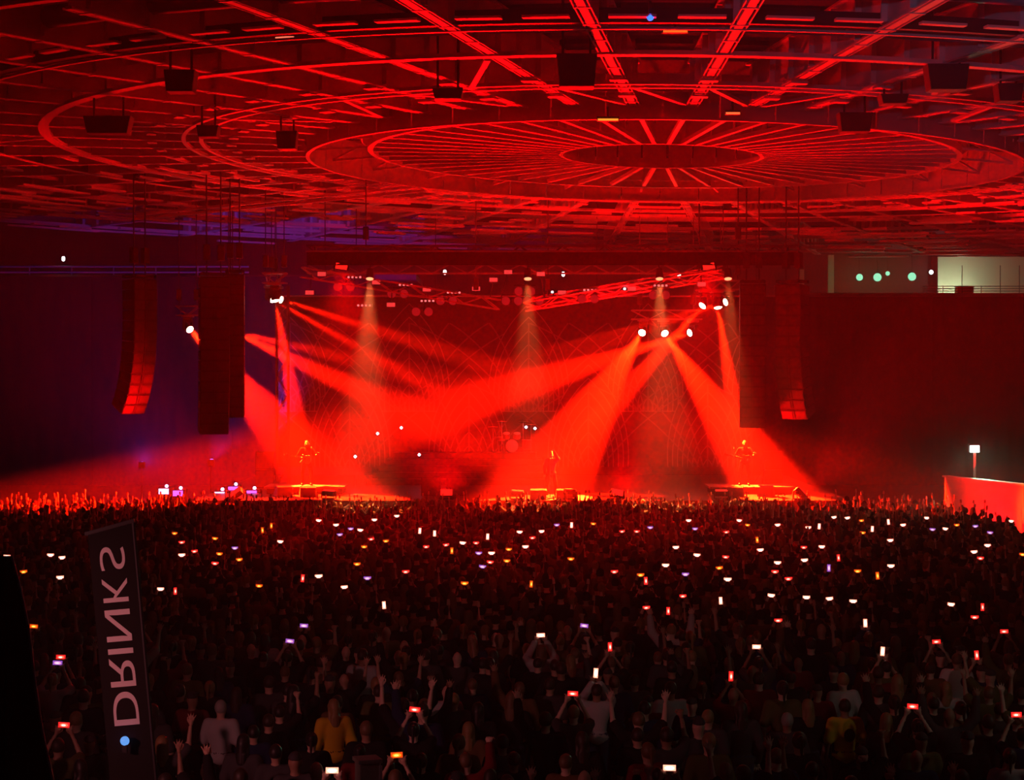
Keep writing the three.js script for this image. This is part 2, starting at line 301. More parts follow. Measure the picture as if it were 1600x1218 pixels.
for (const [k, x, y, d] of [[2, 503, 428, 75], [1, 554, 433, 75.4], [2, 588, 441, 75.8], [0, 538, 448, 75.6], [1, 634, 445, 76], [2, 667, 452, 76.2], [0, 622, 459, 76], [1, 709, 457, 76.4], [0, 698, 470, 76.6], [1, 569, 477, 75.4], [2, 611, 476, 75.6], [1, 668, 470, 76.2], [2, 744, 451, 76.8], [2, 771, 437, 76.8], [2, 794, 425, 77], [2, 845, 428, 76.8], [0, 800, 470, 77], [2, 878, 457, 76.6], [0, 820, 455, 76.9], [1, 922, 453, 76.2], [0, 919, 467, 76.2], [2, 987, 451, 75.8], [1, 1032, 446, 75.4], [0, 1030, 461, 75.4], [2, 1096, 444, 75], [2, 484, 457, 74.8], [0, 660, 487, 76.4], [0, 833, 470, 77]]) fixture(k, at(x, y, d));
for (const [x, y, d] of [[863, 456, 76.4], [976, 451, 75.7]]) { const t = thing('work_light', 'tiny cold white pilot lamp on the right chevron truss', 'lamp', at(x, y, d), 'pilot lamps on the trusses'); part('housing', box(0.14, 0.16, 0.12, 0, 0, -0.06), M.black, t); bracket(t, t.position); part('lamp_lens', new THREE.SphereGeometry(0.05, 10, 8), whiteCell, t); }

function lineArray(top, n, w, h, turn, curve, label) {               // cabinets hung under a bumper frame, splayed like a J
  const t = thing('line_array_speaker', label, 'loudspeaker', top, 'hanging line arrays'); t.rotation.y = turn;
  part('bumper_frame', join([box(w, 0.1, 0.08, 0, 0, 0.3), box(w, 0.1, 0.08, 0, 0, -0.3), box(0.08, 0.12, 0.9, -w / 2 + 0.1, 0, 0), box(0.08, 0.12, 0.9, w / 2 - 0.1, 0, 0)]), M.black, t);
  for (const s of [-1, 1]) { part('hoist_chain', rod(V(s * w * 0.25, 0, 0), V(s * w * 0.25, deckY(top.x) - top.y, 0), 0.03, 5), M.trussBlack, t); part('chain_hoist', rbox(0.25, 0.6, 0.25, 0.03, s * w * 0.25, 0.8, 0), M.black, t); }
  const cab = (() => { const s = new THREE.Shape([new THREE.Vector2(-0.35, -h * 0.4), new THREE.Vector2(0.35, -h * 0.48), new THREE.Vector2(0.35, h * 0.48), new THREE.Vector2(-0.35, h * 0.4)]); return new THREE.ExtrudeGeometry(s, { depth: w, bevelEnabled: true, bevelSize: 0.012, bevelThickness: 0.012, bevelSegments: 1 }).rotateY(-Math.PI / 2).translate(w / 2, 0, 0); })();
  const gr = join([box(w * 0.42, h * 0.8, 0.02, -w * 0.27, 0, 0.37), box(w * 0.42, h * 0.8, 0.02, w * 0.27, 0, 0.37), box(w * 0.06, h * 0.85, 0.05, 0, 0, 0.365)]);
  let y = -0.12, z = 0, a = -0.02;
  for (let i = 0; i < n; i++) {
    a = -0.02 + curve * Math.pow(i / n, 2.2); y -= h * 0.5 * Math.cos(a); z -= h * 0.5 * Math.sin(a);
    const c = part('cabinet', cab, M.black, t); c.position.set(0, y, z); c.rotation.x = a; part('grille', gr, M.grille, c);
    y -= h * 0.5 * Math.cos(a); z -= h * 0.5 * Math.sin(a);
  }
}
lineArray(at(218, 432, 69), 13, 1.05, 0.385, -0.85 + 1.7, 0.62, 'outermost left line array seen from its side in front of the blue-lit drapes');
lineArray(at(334, 428, 68), 15, 1.05, 0.385, 0.28, 0.25, 'inner left line array hung tallest beside the red lamp');
lineArray(at(367, 424, 69.4), 14, 0.7, 0.385, 0.1, 0.06, 'slim subwoofer column hung tight behind the inner left line array');
lineArray(at(1176, 440, 69.4), 14, 0.95, 0.385, -0.1, 0.08, 'straight right subwoofer column hung beside the stage');
lineArray(at(1238, 440, 69), 13, 1.05, 0.385, -0.62, 0.5, 'curved right line array hung outermost before the black drapes');
// backdrop printed with fans, behind the stage
{
  const c = document.createElement('canvas'); c.width = 1536; c.height = 640; const x = c.getContext('2d');
  x.fillStyle = '#161616'; x.fillRect(0, 0, 1536, 640); x.lineCap = 'round';
  const fan = (cx, cy, r, n) => {
    for (let k = n; k > 0; k--) { const q = r * k / n; x.beginPath(); x.moveTo(cx - q * 0.42, cy); x.quadraticCurveTo(cx - q * 0.5, cy - q * 0.8, cx, cy - q * 1.35); x.quadraticCurveTo(cx + q * 0.5, cy - q * 0.8, cx + q * 0.42, cy); x.closePath(); x.fillStyle = k % 2 ? '#2e2e30' : '#1c1c1e'; x.fill(); x.strokeStyle = '#7c7c7c'; x.lineWidth = 3; x.stroke(); }
    x.strokeStyle = '#5e5e5e'; x.lineWidth = 5;
    for (let i = -3; i <= 3; i++) { x.beginPath(); x.moveTo(cx + i * 10, cy); x.quadraticCurveTo(cx + i * r * 0.2, cy - r * 0.8, cx + i * r * 0.42, cy - r * 1.1); x.stroke(); }
  };
  for (let j = 0; j < 2; j++) for (let i = -1; i < 6; i++) fan(i * 384 + (j % 2 ? 192 : 0) + 40, 430 + j * 230, 300, 8);
  const tex = new THREE.CanvasTexture(c); tex.colorSpace = THREE.SRGBColorSpace;
  const b = thing('backdrop_cloth', 'wide stage backdrop printed with layered fan arches', 'backdrop', V(0.2, 0, -86.3));
  part('printed_cloth', new THREE.BoxGeometry(22.5, 8.0, 0.06).translate(0, 6.0, 0), new THREE.MeshStandardMaterial({ map: tex, roughness: 0.9 }), b);
  part('top_pipe', rod(V(-11.4, 10.05, 0), V(11.4, 10.05, 0), 0.05, 8), M.truss, b);
  for (const s of [-11.3, -3.8, 3.8, 11.3]) part('hanging_line', rod(V(s, 10.05, 0), V(s, deckY(s), 0), 0.02, 5), M.trussBlack, b);
}
// stage towers and wings
for (const [x, label] of [[-9.9, 'dark truss tower at the left edge of the stage backdrop'], [10.6, 'dark truss tower at the right edge of the stage backdrop']]) { const t = thing('truss_tower', label, 'truss', V(x, SY, -79)); const g = part('lattice', trussGeo(8.6, 0.5), M.trussBlack, t); g.rotation.z = Math.PI / 2; g.position.y = 4.3; part('base_plate', box(0.9, 0.05, 0.9, 0, 0.025, 0), M.black, t); }
// stepped riser in the middle with the drum kit
{
  const r = thing('stepped_riser', 'black stepped riser with pale tread edges in the middle of the stage', 'riser', V(-2.1, SY, -80.5));
  for (let k = 0; k < 5; k++) { part('step', box(8.4 - k * 0.5, 0.26, 3.4 - k * 0.5, 0, 0.13 + k * 0.26, -k * 0.25), M.stage, r); part('tread_edge', box(8.4 - k * 0.5, 0.03, 0.03, 0, 0.26 + k * 0.26 - 0.03, 1.715 - k * 0.5), M.grille, r); }
  const d = thing('drum_kit', 'drum kit on the stepped riser behind the singer', 'drum kit', V(0.0, SY + 1.3, -81.5));
  const shell = mat(0.25, 0.03, 0.04, 0.3), skin = mat(0.7, 0.68, 0.62, 0.6), brass = mat(0.8, 0.55, 0.2, 0.3, 1);
  const drum = (rad, h, p, rx, n = 'drum') => { const g = part(n, cyl(rad, rad, h, 20), shell, d); g.position.copy(p); g.rotation.x = rx; part('drumhead', cyl(rad * 0.97, rad * 0.97, h + 0.02, 20), skin, g); };
  drum(0.28, 0.45, V(0, 0.3, 0.3), Math.PI / 2, 'bass_drum'); drum(0.16, 0.22, V(-0.25, 0.75, 0.2), 0.4, 'tom'); drum(0.16, 0.22, V(0.22, 0.75, 0.2), 0.4, 'tom'); drum(0.22, 0.4, V(0.65, 0.35, 0), 0, 'floor_tom'); drum(0.18, 0.15, V(-0.5, 0.6, -0.1), 0, 'snare_drum');
  for (const [x, y, z] of [[-0.85, 1.15, 0.1], [0.85, 1.25, 0.1], [-0.45, 1.4, 0.35], [0.5, 1.4, 0.35]]) { part('cymbal', new THREE.ConeGeometry(0.24, 0.04, 18).translate(x, y, z), brass, d); part('cymbal_stand', rod(V(x, 0, z), V(x, y, z), 0.014, 5), M.chrome, d); }
}
// amplifiers, floor monitors, side risers
function monitor(p, turn, label) { const t = thing('floor_monitor', label, 'loudspeaker', p, 'wedge monitors on the stage edge'); t.rotation.y = turn; const s = new THREE.Shape([new THREE.Vector2(-0.3, 0), new THREE.Vector2(0.28, 0), new THREE.Vector2(0.3, 0.12), new THREE.Vector2(-0.12, 0.42), new THREE.Vector2(-0.3, 0.36)]); part('cabinet', new THREE.ExtrudeGeometry(s, { depth: 0.6, bevelEnabled: true, bevelSize: 0.01, bevelThickness: 0.01, bevelSegments: 1 }).translate(0, 0, -0.3).rotateY(Math.PI / 2), mat(0.22, 0.22, 0.22, 0.6), t); part('grille', box(0.54, 0.02, 0.46, 0, 0.28, -0.09).rotateX(0), M.grille, t); }
monitor(V(-8.0, SY, -71.6), 0.2, 'wedge monitor in front of the left guitarist'); monitor(V(-9.0, SY, -71.9), 0.4, 'wedge monitor at the far left stage edge'); monitor(V(1.0, SY, -70), 0, 'wedge monitor in front of the singer'); monitor(V(2.0, SY, -70), 0, 'second wedge monitor beside the singer'); monitor(V(8.8, SY, -71.8), -0.2, 'wedge monitor in front of the right guitarist'); monitor(V(10.0, SY, -72), -0.3, 'wedge monitor at the far right stage edge');
function amp(x, z, n, label) { for (let k = 0; k < n; k++) { const t = thing('guitar_cabinet', label[k] ?? label[0], 'amplifier', V(x, SY + k * 0.785, z), 'amplifier stacks on stage'); part('cabinet', rbox(0.76, 0.76, 0.36, 0.02, 0, 0.38, 0), M.black, t); part('grille_cloth', box(0.68, 0.66, 0.02, 0, 0.38, 0.185), M.grille, t); part('handle', box(0.2, 0.03, 0.04, 0, 0.765, 0), M.chrome, t); } }
amp(-10.4, -77, 2, ['lower guitar cabinet behind the left guitarist', 'upper guitar cabinet stacked behind the left guitarist']); amp(-3.2, -72.2, 1, ['single low cabinet at the stage front left of the singer']); amp(-2.2, -72.2, 1, ['single low cabinet at the stage front close to the singer']); amp(11, -77, 2, ['lower guitar cabinet behind the right guitarist', 'upper guitar cabinet stacked behind the right guitarist']);
function sideRiser(x, z, w, label) { const t = thing('side_riser', label, 'riser', V(x, SY, z)); part('top', box(w, 0.08, 2.0, 0, 0.26, 0), mat(0.24, 0.2, 0.18, 0.5), t); part('frame', box(w - 0.2, 0.22, 1.8, 0, 0.11, 0), M.black, t); part('edge_strip', box(w, 0.06, 0.04, 0, 0.26, 1.02), M.truss, t); }
sideRiser(-8.3, -74, 3.2, 'low riser under the left guitarist'); sideRiser(9.6, -74, 3.4, 'low riser under the right guitarist');
// lamps and gear at the left stage wing
for (const [x, y, d, k] of [[258, 757, 74, 0], [280, 760, 74, 1], [345, 762, 74, 0], [395, 760, 74, 1], [366, 754, 76, 1]]) {
  const p = at(x, y, d), t = thing('equipment_rack', k ? 'flight-case rack with a small violet light in the left wing' : 'flight-case rack with white and violet lights in the left wing', 'rack', V(p.x, p.x > -12.5 ? SY : 0, p.z), 'racks in the left wing'); p.y -= t.position.y;
  part('case', rbox(0.62, p.y - 0.1, 0.6, 0.02, 0, (p.y - 0.1) / 2, 0), M.black, t); part('display_screen', box(0.4, 0.22, 0.02, 0, p.y - 0.25, 0.31), k ? glow(0.45, 0.1, 1, 2) : glow(0.6, 0.45, 1, 3), t); part('lamp', new THREE.SphereGeometry(0.07, 8, 6).translate(0.1, p.y - 0.04, 0.2), glow(0.6, 0.5, 1, 5), t);
}
// ------------------------------------------------------------------ upper gallery with its lamps and rail
{
  const X = (px, d) => (px - 800) / F * d;
  const wallMat = mat(0.3, 0.3, 0.28, 0.9);
  const g = new THREE.Group(); g.name = 'wall_concourse'; g.userData = { kind: 'structure', label: 'upper concourse wall, pale and lit at its right end' }; scene.add(g);
  part('partition', box(X(1450, 108) - X(1300, 108), 2.6, 0.2, (X(1450, 108) + X(1300, 108)) / 2, 12.15, -108.2), mat(0.05, 0.05, 0.05, 0.9), g);
  part('pale_wall', box(12, 2.6, 0.2, X(1450, 111) + 6.6, 12.15, -111.2), M.pale, g);
  part('door_jamb', box(0.35, 2.5, 0.3, X(1297, 108), 12.1, -107.9), M.pale, g);
  part('door_jamb', box(0.25, 1.6, 0.3, X(1252, 108), 11.7, -107.9), M.pale, g);
  part('parapet', box(X(1620, 105) - X(1240, 105), 0.2, 0.25, (X(1620, 105) + X(1240, 105)) / 2, 10.9, -105.2), M.concrete, g);
  const pl = new THREE.PointLight(new THREE.Color().setRGB(0.85, 1, 0.62), 20); pl.position.set(X(1500, 108.5), 11.0, -109.6); pl.castShadow = true; pl.shadow.radius = 8; scene.add(pl);
  const tube = thing('strip_light', 'low strip light washing the pale concourse wall', 'lamp', V(X(1500, 108.5), 10.98, -109.6)); part('lamp_tube', rod(V(-1.4, 0, 0), V(1.4, 0, 0), 0.03, 8), glow(0.85, 1, 0.7, 3), tube); part('housing', box(3, 0.05, 0.12, 0, -0.04, 0), M.steel, tube);
  const rail = thing('gallery_railing', 'thin metal railing in front of the pale lit concourse', 'railing', V(X(1530, 105), 11.0, -105.4));
  for (const y of [0.12, 0.26, 0.4]) part('rail', rod(V(-3.2, y, 0), V(4, y, 0), 0.025, 6), M.black, rail);
  for (let k = 0; k < 7; k++) part('post', cyl(0.025, 0.025, k === 2 || k === 4 || k === 5 ? 1.6 : 0.45, 6, -3.1 + k * 1.1, k === 2 || k === 4 || k === 5 ? 0.8 : 0.22, 0), M.black, rail);
  const booth = thing('control_booth', 'small dark booth on the gallery in front of the pale wall', 'booth', V(X(1509, 106), 10.9, -106.4)); part('counter', box(0.95, 0.5, 0.6, 0, 0.25, 0), M.wood, booth); part('roof_board', box(1.05, 0.06, 0.7, 0, 0.53, 0), M.black, booth);
  for (const [i, [x, y, r]] of [[1343, 433, 0.2], [1371, 433, 0.24], [1387, 427, 0.13], [1425, 432, 0.24], [1455, 425, 0.13]].entries()) {
    const p = at(x, y, 107), t = thing('gallery_lamp', ['first mint-green globe lamp on the gallery, beside the door jamb', 'second large mint-green globe lamp on the gallery', 'small mint globe lamp between two larger ones on the gallery', 'third large mint-green globe lamp on the dark gallery partition', 'small white globe lamp at the edge of the pale gallery wall'][i], 'lamp', p);
    part('lamp_globe', new THREE.SphereGeometry(r, 14, 10), i === 4 ? glow(0.8, 0.95, 0.95, 3) : glow(0.3, 1, 0.6, 1.15), t); part('stem', rod(V(0, r * 0.9, 0), V(0, deckY(p.x) - p.y, 0), 0.02, 5), M.black, t);
    const l = new THREE.PointLight(i === 4 ? 0xe6ffff : 0x7dffb0, i === 2 || i === 4 ? 0.5 : 1); l.position.copy(p); l.shadow.radius = r * 50; l.castShadow = true; scene.add(l);
  }
  for (const [x, y, d, label] of [[695, 425, 106.5, 'small white gallery lamp left of the stage centre'], [880, 428, 106.5, 'small white gallery lamp right of the stage centre'], [1061, 430, 106.5, 'small white gallery lamp above the right truss'], [99, 404, 104.5, 'lone small white lamp on the dark left gallery']]) { const t = thing('gallery_spotlight', label, 'lamp', at(x, y, d)); part('lamp_bulb', new THREE.SphereGeometry(0.1, 10, 8).scale(1, 1.5, 1), glow(1, 0.97, 0.85, 6), t); part('cap', cyl(0.06, 0.1, 0.1, 10, 0, 0.18, 0), M.black, t); part('cord', rod(V(0, 0.2, 0), V(0, deckY(t.position.x) - t.position.y, 0), 0.012, 5), M.black, t); }
  // left gallery edge: two handrails catching the blue light
  const lr = thing('left_handrail', 'long bluish handrail along the left gallery edge', 'railing', V(-24, 12.05, -104.4));
  for (const y of [0.1, 0.42]) part('rail', rod(V(-16, y, 0), V(9, y, 0), 0.06, 6), M.duct, lr);
  for (let k = 0; k < 11; k++) part('post', cyl(0.04, 0.04, 0.5, 6, -15.5 + k * 2.4, 0.2, 0), M.duct, lr);
}
// blue wash lamps in the left wing
function blueLamp(p, target, half, power, label) {
  const t = thing('blue_flood', label, 'stage light', p, 'blue floods in the left wing'); part('tripod', join([rod(V(0, -0.1, 0), V(0, -p.y, 0), 0.03, 6), box(0.7, 0.04, 0.06, 0, -p.y + 0.02, 0), box(0.06, 0.04, 0.7, 0, -p.y + 0.02, 0)]), M.black, t); part('housing', rbox(0.3, 0.3, 0.2, 0.03), M.black, t);
  const dir = target.clone().sub(p).normalize(), e = part('lamp_lens', cyl(0.11, 0.11, 0.02, 14), glow(0.15, 0.12, 1, 2), t); e.quaternion.setFromUnitVectors(V(0, 1, 0), dir); e.position.copy(dir).multiplyScalar(0.17);
  const s = new THREE.SpotLight(new THREE.Color().setRGB(0.16, 0.06, 1), power, 0, half, 0.8, 2); s.position.copy(p).addScaledVector(dir, 0.22); s.target.position.copy(target); s.castShadow = true; s.shadow.radius = 8; scene.add(s, s.target);
}
blueLamp(V(-17, 2.2, -84), V(-18, 9, -104), 0.8, 240, 'blue flood on a tripod lighting the drapes behind the left wing');
blueLamp(V(-13.5, 2.4, -82), V(-10, 13, -98), 0.5, 260, 'blue flood on a tripod tilted up at the roof edge');
// ------------------------------------------------------------------ right side: red-lit barrier and the lamp on a pole
{
  const b = thing('side_barrier', 'long sloping white tarpaulin barrier at the right end of the crowd, lit red', 'barrier', V(0, 0, 0));
  const a = at(1478, 745, 70), c = at(1760, 776, 57);
  const p = [a.x, 0, a.z, c.x, 0, c.z, c.x, c.y, c.z, a.x, a.y, a.z], g = new THREE.BufferGeometry();
  const q = []; for (const dz of [0, -0.2]) for (let i = 0; i < 4; i++) q.push(p[i * 3], p[i * 3 + 1], p[i * 3 + 2] + dz);
  g.setAttribute('position', new THREE.Float32BufferAttribute(q, 3)); g.setIndex([0, 1, 2, 0, 2, 3, 4, 6, 5, 4, 7, 6, 3, 2, 6, 3, 6, 7, 0, 3, 7, 0, 7, 4, 1, 5, 6, 1, 6, 2]); const gg = g.toNonIndexed(); gg.computeVertexNormals();
  part('panel', gg, new THREE.MeshPhysicalMaterial({ color: new THREE.Color().setRGB(0.78, 0.78, 0.78), roughness: 1, transmission: 0.55, thickness: 0 }), b); part('top_rail', bar(a.clone().add(V(0, 0.03, -0.1)), c.clone().add(V(0, 0.03, -0.1)), 0.26, 0.07), M.steel, b);
  const lp = at(1523, 701, 68), t = thing('pole_lamp', 'bright mint-white lamp on a thin pole behind the right barrier', 'lamp', V(lp.x, 0, lp.z));
  part('pole', rod(V(0, 0.02, 0), V(0, lp.y - 0.14, 0), 0.05, 8), M.steel, t); part('foot', cyl(0.3, 0.3, 0.04, 16, 0, 0.02, 0), M.steel, t); part('lamp_housing', join([box(0.4, 0.05, 0.25, 0, lp.y + 0.16, 0), box(0.4, 0.3, 0.04, 0, lp.y, -0.12)]), M.black, t);
  part('lamp_glass', rbox(0.34, 0.26, 0.1, 0.03, 0, lp.y, 0), glow(0.55, 1, 0.85, 9), t);
  const l = new THREE.SpotLight(new THREE.Color().setRGB(0.3, 1, 0.62), 130, 0, 0.95, 0.6, 2); l.position.copy(lp).add(V(0, 0, 0.12)); l.target.position.copy(lp).add(V(-0.4, -1.1, 2)); l.shadow.radius = 7; l.castShadow = true; scene.add(l, l.target);   // a flood turned down at the crowd
}
// ------------------------------------------------------------------ flags and totems among the crowd
const font = await new FontLoader().loadAsync('fonts/droid/droid_sans_regular.typeface.json');
{
  const d = 19.6, top = at(170, 806, d), lean = 0.087, H = top.y - 0.1;
  const t = thing('drinks_flag', 'tall narrow dark flag printed DRINKS, seen from behind so the word runs mirrored', 'flag', V(top.x + Math.tan(lean) * (top.y), 0, top.z));
  const inner = new THREE.Group(); inner.name = 'banner'; inner.rotation.z = lean; t.add(inner);
  const cloth = (() => { const s = new THREE.Shape(); s.moveTo(-0.24, 0.35); s.lineTo(0.24, 0.35); s.lineTo(0.235, H + 0.02); s.lineTo(-0.24, H - 0.06); s.closePath(); return new THREE.ExtrudeGeometry(s, { depth: 0.006, bevelEnabled: false }); })();
  part('cloth', cloth, matte(0.02, 0.02, 0.02), inner);
  const letters = [['D', 0, 0.187], ['R', 0.216, 0.378], ['I', 0.4, 0.43], ['N', 0.47, 0.648], ['K', 0.69, 0.824], ['S', 0.87, 1]].map(([ch, a, b]) => {   // upright strokes, the I a plain bar
    const g = ch === 'I' ? new THREE.BoxGeometry(0.1, 1, 0.004).translate(0, 0, 0.002) : new THREE.ExtrudeGeometry(font.generateShapes(ch, 0.3), { depth: 0.004, bevelEnabled: false, curveSegments: 8 });
    g.computeBoundingBox(); const q = g.boundingBox; g.translate(-q.min.x, -(q.min.y + q.max.y) / 2, 0); g.scale((b - a) * 1.92 / (q.max.x - q.min.x), 0.27 / (q.max.y - q.min.y), 1); return plain(g.translate(a * 1.92, 0, 0));
  });
  const tg = mergeGeometries(letters); tg.rotateZ(Math.PI / 2); tg.scale(-1, 1, 1);
  { const pos = tg.attributes.position.array, nor = tg.attributes.normal.array; for (let i = 0; i < pos.length; i += 9) for (let j = 0; j < 3; j++) { [pos[i + j], pos[i + 6 + j]] = [pos[i + 6 + j], pos[i + j]]; [nor[i + j], nor[i + 6 + j]] = [nor[i + 6 + j], nor[i + j]]; } }
  tg.translate(0.0, H - 0.21 - 1.92, 0.008);
  part('lettering', tg, matte(0.72, 0.72, 0.72), inner);
  part('pole', rod(V(0.255, 0, 0), V(0.255, H + 0.03, 0), 0.02, 8), M.black, inner); part('top_rod', bar(V(-0.27, H - 0.05, 0), V(0.27, H + 0.05, 0), 0.04), M.black, inner); part('foot', cyl(0.3, 0.34, 0.06, 16, 0.255, 0.03, 0), M.black, inner);
  const bl = thing('blue_clip_lamp', 'tiny blue lamp clipped low on the DRINKS flag', 'lamp', at(195, 1157, 19.5)); part('lamp_lens', new THREE.SphereGeometry(0.05, 10, 8), glow(0.15, 0.4, 1, 0.9), bl); part('clip', box(0.05, 0.12, 0.04, 0, -0.06, 0), M.black, bl);
  // black flag at the very left, its edge catching red
  const e = [[-60, 868], [18, 868], [32, 920], [45, 985], [54, 1060], [66, 1140], [86, 1240], [86, 1300], [-60, 1300]].map(([x, y]) => at(x, y, 12)), base = V(e[7].x - 0.6, 0, -12);
  const f = thing('black_flag', 'broad black feather flag at the left edge with a thin pale hem', 'flag', base);
  const sh = new THREE.Shape(e.map((p) => new THREE.Vector2(p.x - base.x, p.y))); part('cloth', new THREE.ExtrudeGeometry(sh, { depth: 0.02, bevelEnabled: false }), M.drape, f);
  const hem = new THREE.CatmullRomCurve3(e.slice(1, 8).map((p) => V(p.x - base.x, p.y, 0.01))); part('hem', new THREE.TubeGeometry(hem, 24, 0.012, 6), mat(0.3, 0.3, 0.3, 0.7), f); part('pole', rod(V(0.3, 0, 0.03), V(0.3, e[0].y, 0.03), 0.02, 8), M.black, f); part('foot', cyl(0.4, 0.45, 0.08, 16, 0.3, 0.04, 0), M.black, f);
  // pale totem at the bottom
  const tp = at(574, 1186, 19.5), tm = thing('pale_totem', 'pale upright totem box with a reddish top between two raised phones', 'totem', V(tp.x, 0, tp.z)); tm.rotation.y = 0.35;
  part('column', rbox(0.22, tp.y - 0.02, 0.22, 0.01, 0, tp.y / 2, 0), mat(0.5, 0.52, 0.42, 0.8), tm); part('edge_strip', box(0.03, tp.y - 0.06, 0.03, 0.115, tp.y / 2 - 0.02, 0.11), mat(0.8, 0.85, 0.8, 0.5), tm); part('lid', box(0.26, 0.04, 0.26, 0, tp.y, 0), mat(0.5, 0.52, 0.42, 0.8), tm);
  // blue counter at the right
  const cp = at(1600, 1044, 33), ct = thing('bar_counter', 'bar counter with a glowing blue front at the right of the crowd', 'counter', V(cp.x + 0.9, 0, cp.z)); ct.rotation.y = 0.12;
  part('body', box(3.0, cp.y - 0.06, 0.6, 0, (cp.y - 0.06) / 2, -0.05), M.black, ct); part('lit_sign_panel', box(2.98, 0.6, 0.02, 0, cp.y - 0.4, 0.27), glow(0.04, 0.09, 0.6, 0.22), ct); part('top', box(3.1, 0.05, 0.75, 0, cp.y - 0.02, 0), M.stage, ct);
}
// ------------------------------------------------------------------ people
// signed-distance figures meshed by surface nets; facing -z (the stage), feet on y = 0
const cap = (a, b, ra, rb) => { const bax = b[0] - a[0], bay = b[1] - a[1], baz = b[2] - a[2], L = bax * bax + bay * bay + baz * baz; return (x, y, z) => { const px = x - a[0], py = y - a[1], pz = z - a[2]; let h = (px * bax + py * bay + pz * baz) / L; h = h < 0 ? 0 : h > 1 ? 1 : h; return Math.hypot(px - bax * h, py - bay * h, pz - baz * h) - (ra + (rb - ra) * h); }; };
const ell = (c, r) => (x, y, z) => { const k0 = Math.hypot((x - c[0]) / r[0], (y - c[1]) / r[1], (z - c[2]) / r[2]); return (k0 - 1) * Math.min(r[0], r[1], r[2]); };
const smin = (a, b, k) => { const h = Math.max(k - Math.abs(a - b), 0) / k; return Math.min(a, b) - h * h * k * 0.25; };
const blend = (fs, k) => (x, y, z) => { let d = fs[0](x, y, z); for (let i = 1; i < fs.length; i++) d = smin(d, fs[i](x, y, z), k); return d; };
function nets(f, lo, hi, c) {
  const n = [0, 1, 2].map((i) => Math.ceil((hi[i] - lo[i]) / c) + 2), [nx, ny, nz] = n, val = new Float32Array(nx * ny * nz), id = new Int32Array(nx * ny * nz).fill(-1), P = [], N = [], I = [];
  const at3 = (i, j, k) => (k * ny + j) * nx + i;
  for (let k = 0; k < nz; k++) for (let j = 0; j < ny; j++) for (let i = 0; i < nx; i++) val[at3(i, j, k)] = f(lo[0] + (i - 0.5) * c, lo[1] + (j - 0.5) * c, lo[2] + (k - 0.5) * c);
  for (let k = 0; k < nz - 1; k++) for (let j = 0; j < ny - 1; j++) for (let i = 0; i < nx - 1; i++) {
    let s = 0, sx = 0, sy = 0, sz = 0, m = 0;
    const v = (a, b, d) => val[at3(i + a, j + b, k + d)];
    for (let q = 0; q < 8; q++) if (v(q & 1, (q >> 1) & 1, q >> 2) < 0) s++;
    if (s === 0 || s === 8) continue;
    for (let q = 0; q < 8; q++) for (const e of [1, 2, 4]) if (!(q & e)) { const r = q | e, a = v(q & 1, (q >> 1) & 1, q >> 2), b = v(r & 1, (r >> 1) & 1, r >> 2); if ((a < 0) !== (b < 0)) { const t = a / (a - b); sx += (q & 1) + (e === 1 ? t : 0); sy += ((q >> 1) & 1) + (e === 2 ? t : 0); sz += (q >> 2) + (e === 4 ? t : 0); m++; } }
    const x = lo[0] + (i - 0.5 + sx / m) * c, y = lo[1] + (j - 0.5 + sy / m) * c, z = lo[2] + (k - 0.5 + sz / m) * c, h = c * 0.4;
    id[at3(i, j, k)] = P.length / 3; P.push(x, y, z);
    const g = [f(x + h, y, z) - f(x - h, y, z), f(x, y + h, z) - f(x, y - h, z), f(x, y, z + h) - f(x, y, z - h)], l = Math.hypot(...g) || 1; N.push(g[0] / l, g[1] / l, g[2] / l);
  }
  for (let k = 1; k < nz - 1; k++) for (let j = 1; j < ny - 1; j++) for (let i = 1; i < nx - 1; i++) {
    const a = val[at3(i, j, k)] < 0, quad = (p, q, r, s, flip) => { if (Math.min(p, q, r, s) < 0) return; flip ? I.push(p, r, q, p, s, r) : I.push(p, q, r, p, r, s); };
    if (a !== val[at3(i + 1, j, k)] < 0) quad(id[at3(i, j - 1, k - 1)], id[at3(i, j, k - 1)], id[at3(i, j, k)], id[at3(i, j - 1, k)], !a);
    if (a !== val[at3(i, j + 1, k)] < 0) quad(id[at3(i - 1, j, k - 1)], id[at3(i - 1, j, k)], id[at3(i, j, k)], id[at3(i, j, k - 1)], !a);
    if (a !== val[at3(i, j, k + 1)] < 0) quad(id[at3(i - 1, j - 1, k)], id[at3(i, j - 1, k)], id[at3(i, j, k)], id[at3(i - 1, j, k)], !a);
  }
  const g = new THREE.BufferGeometry(); g.setAttribute('position', new THREE.Float32BufferAttribute(P, 3)); g.setAttribute('normal', new THREE.Float32BufferAttribute(N, 3)); g.setIndex(I); return g;
}
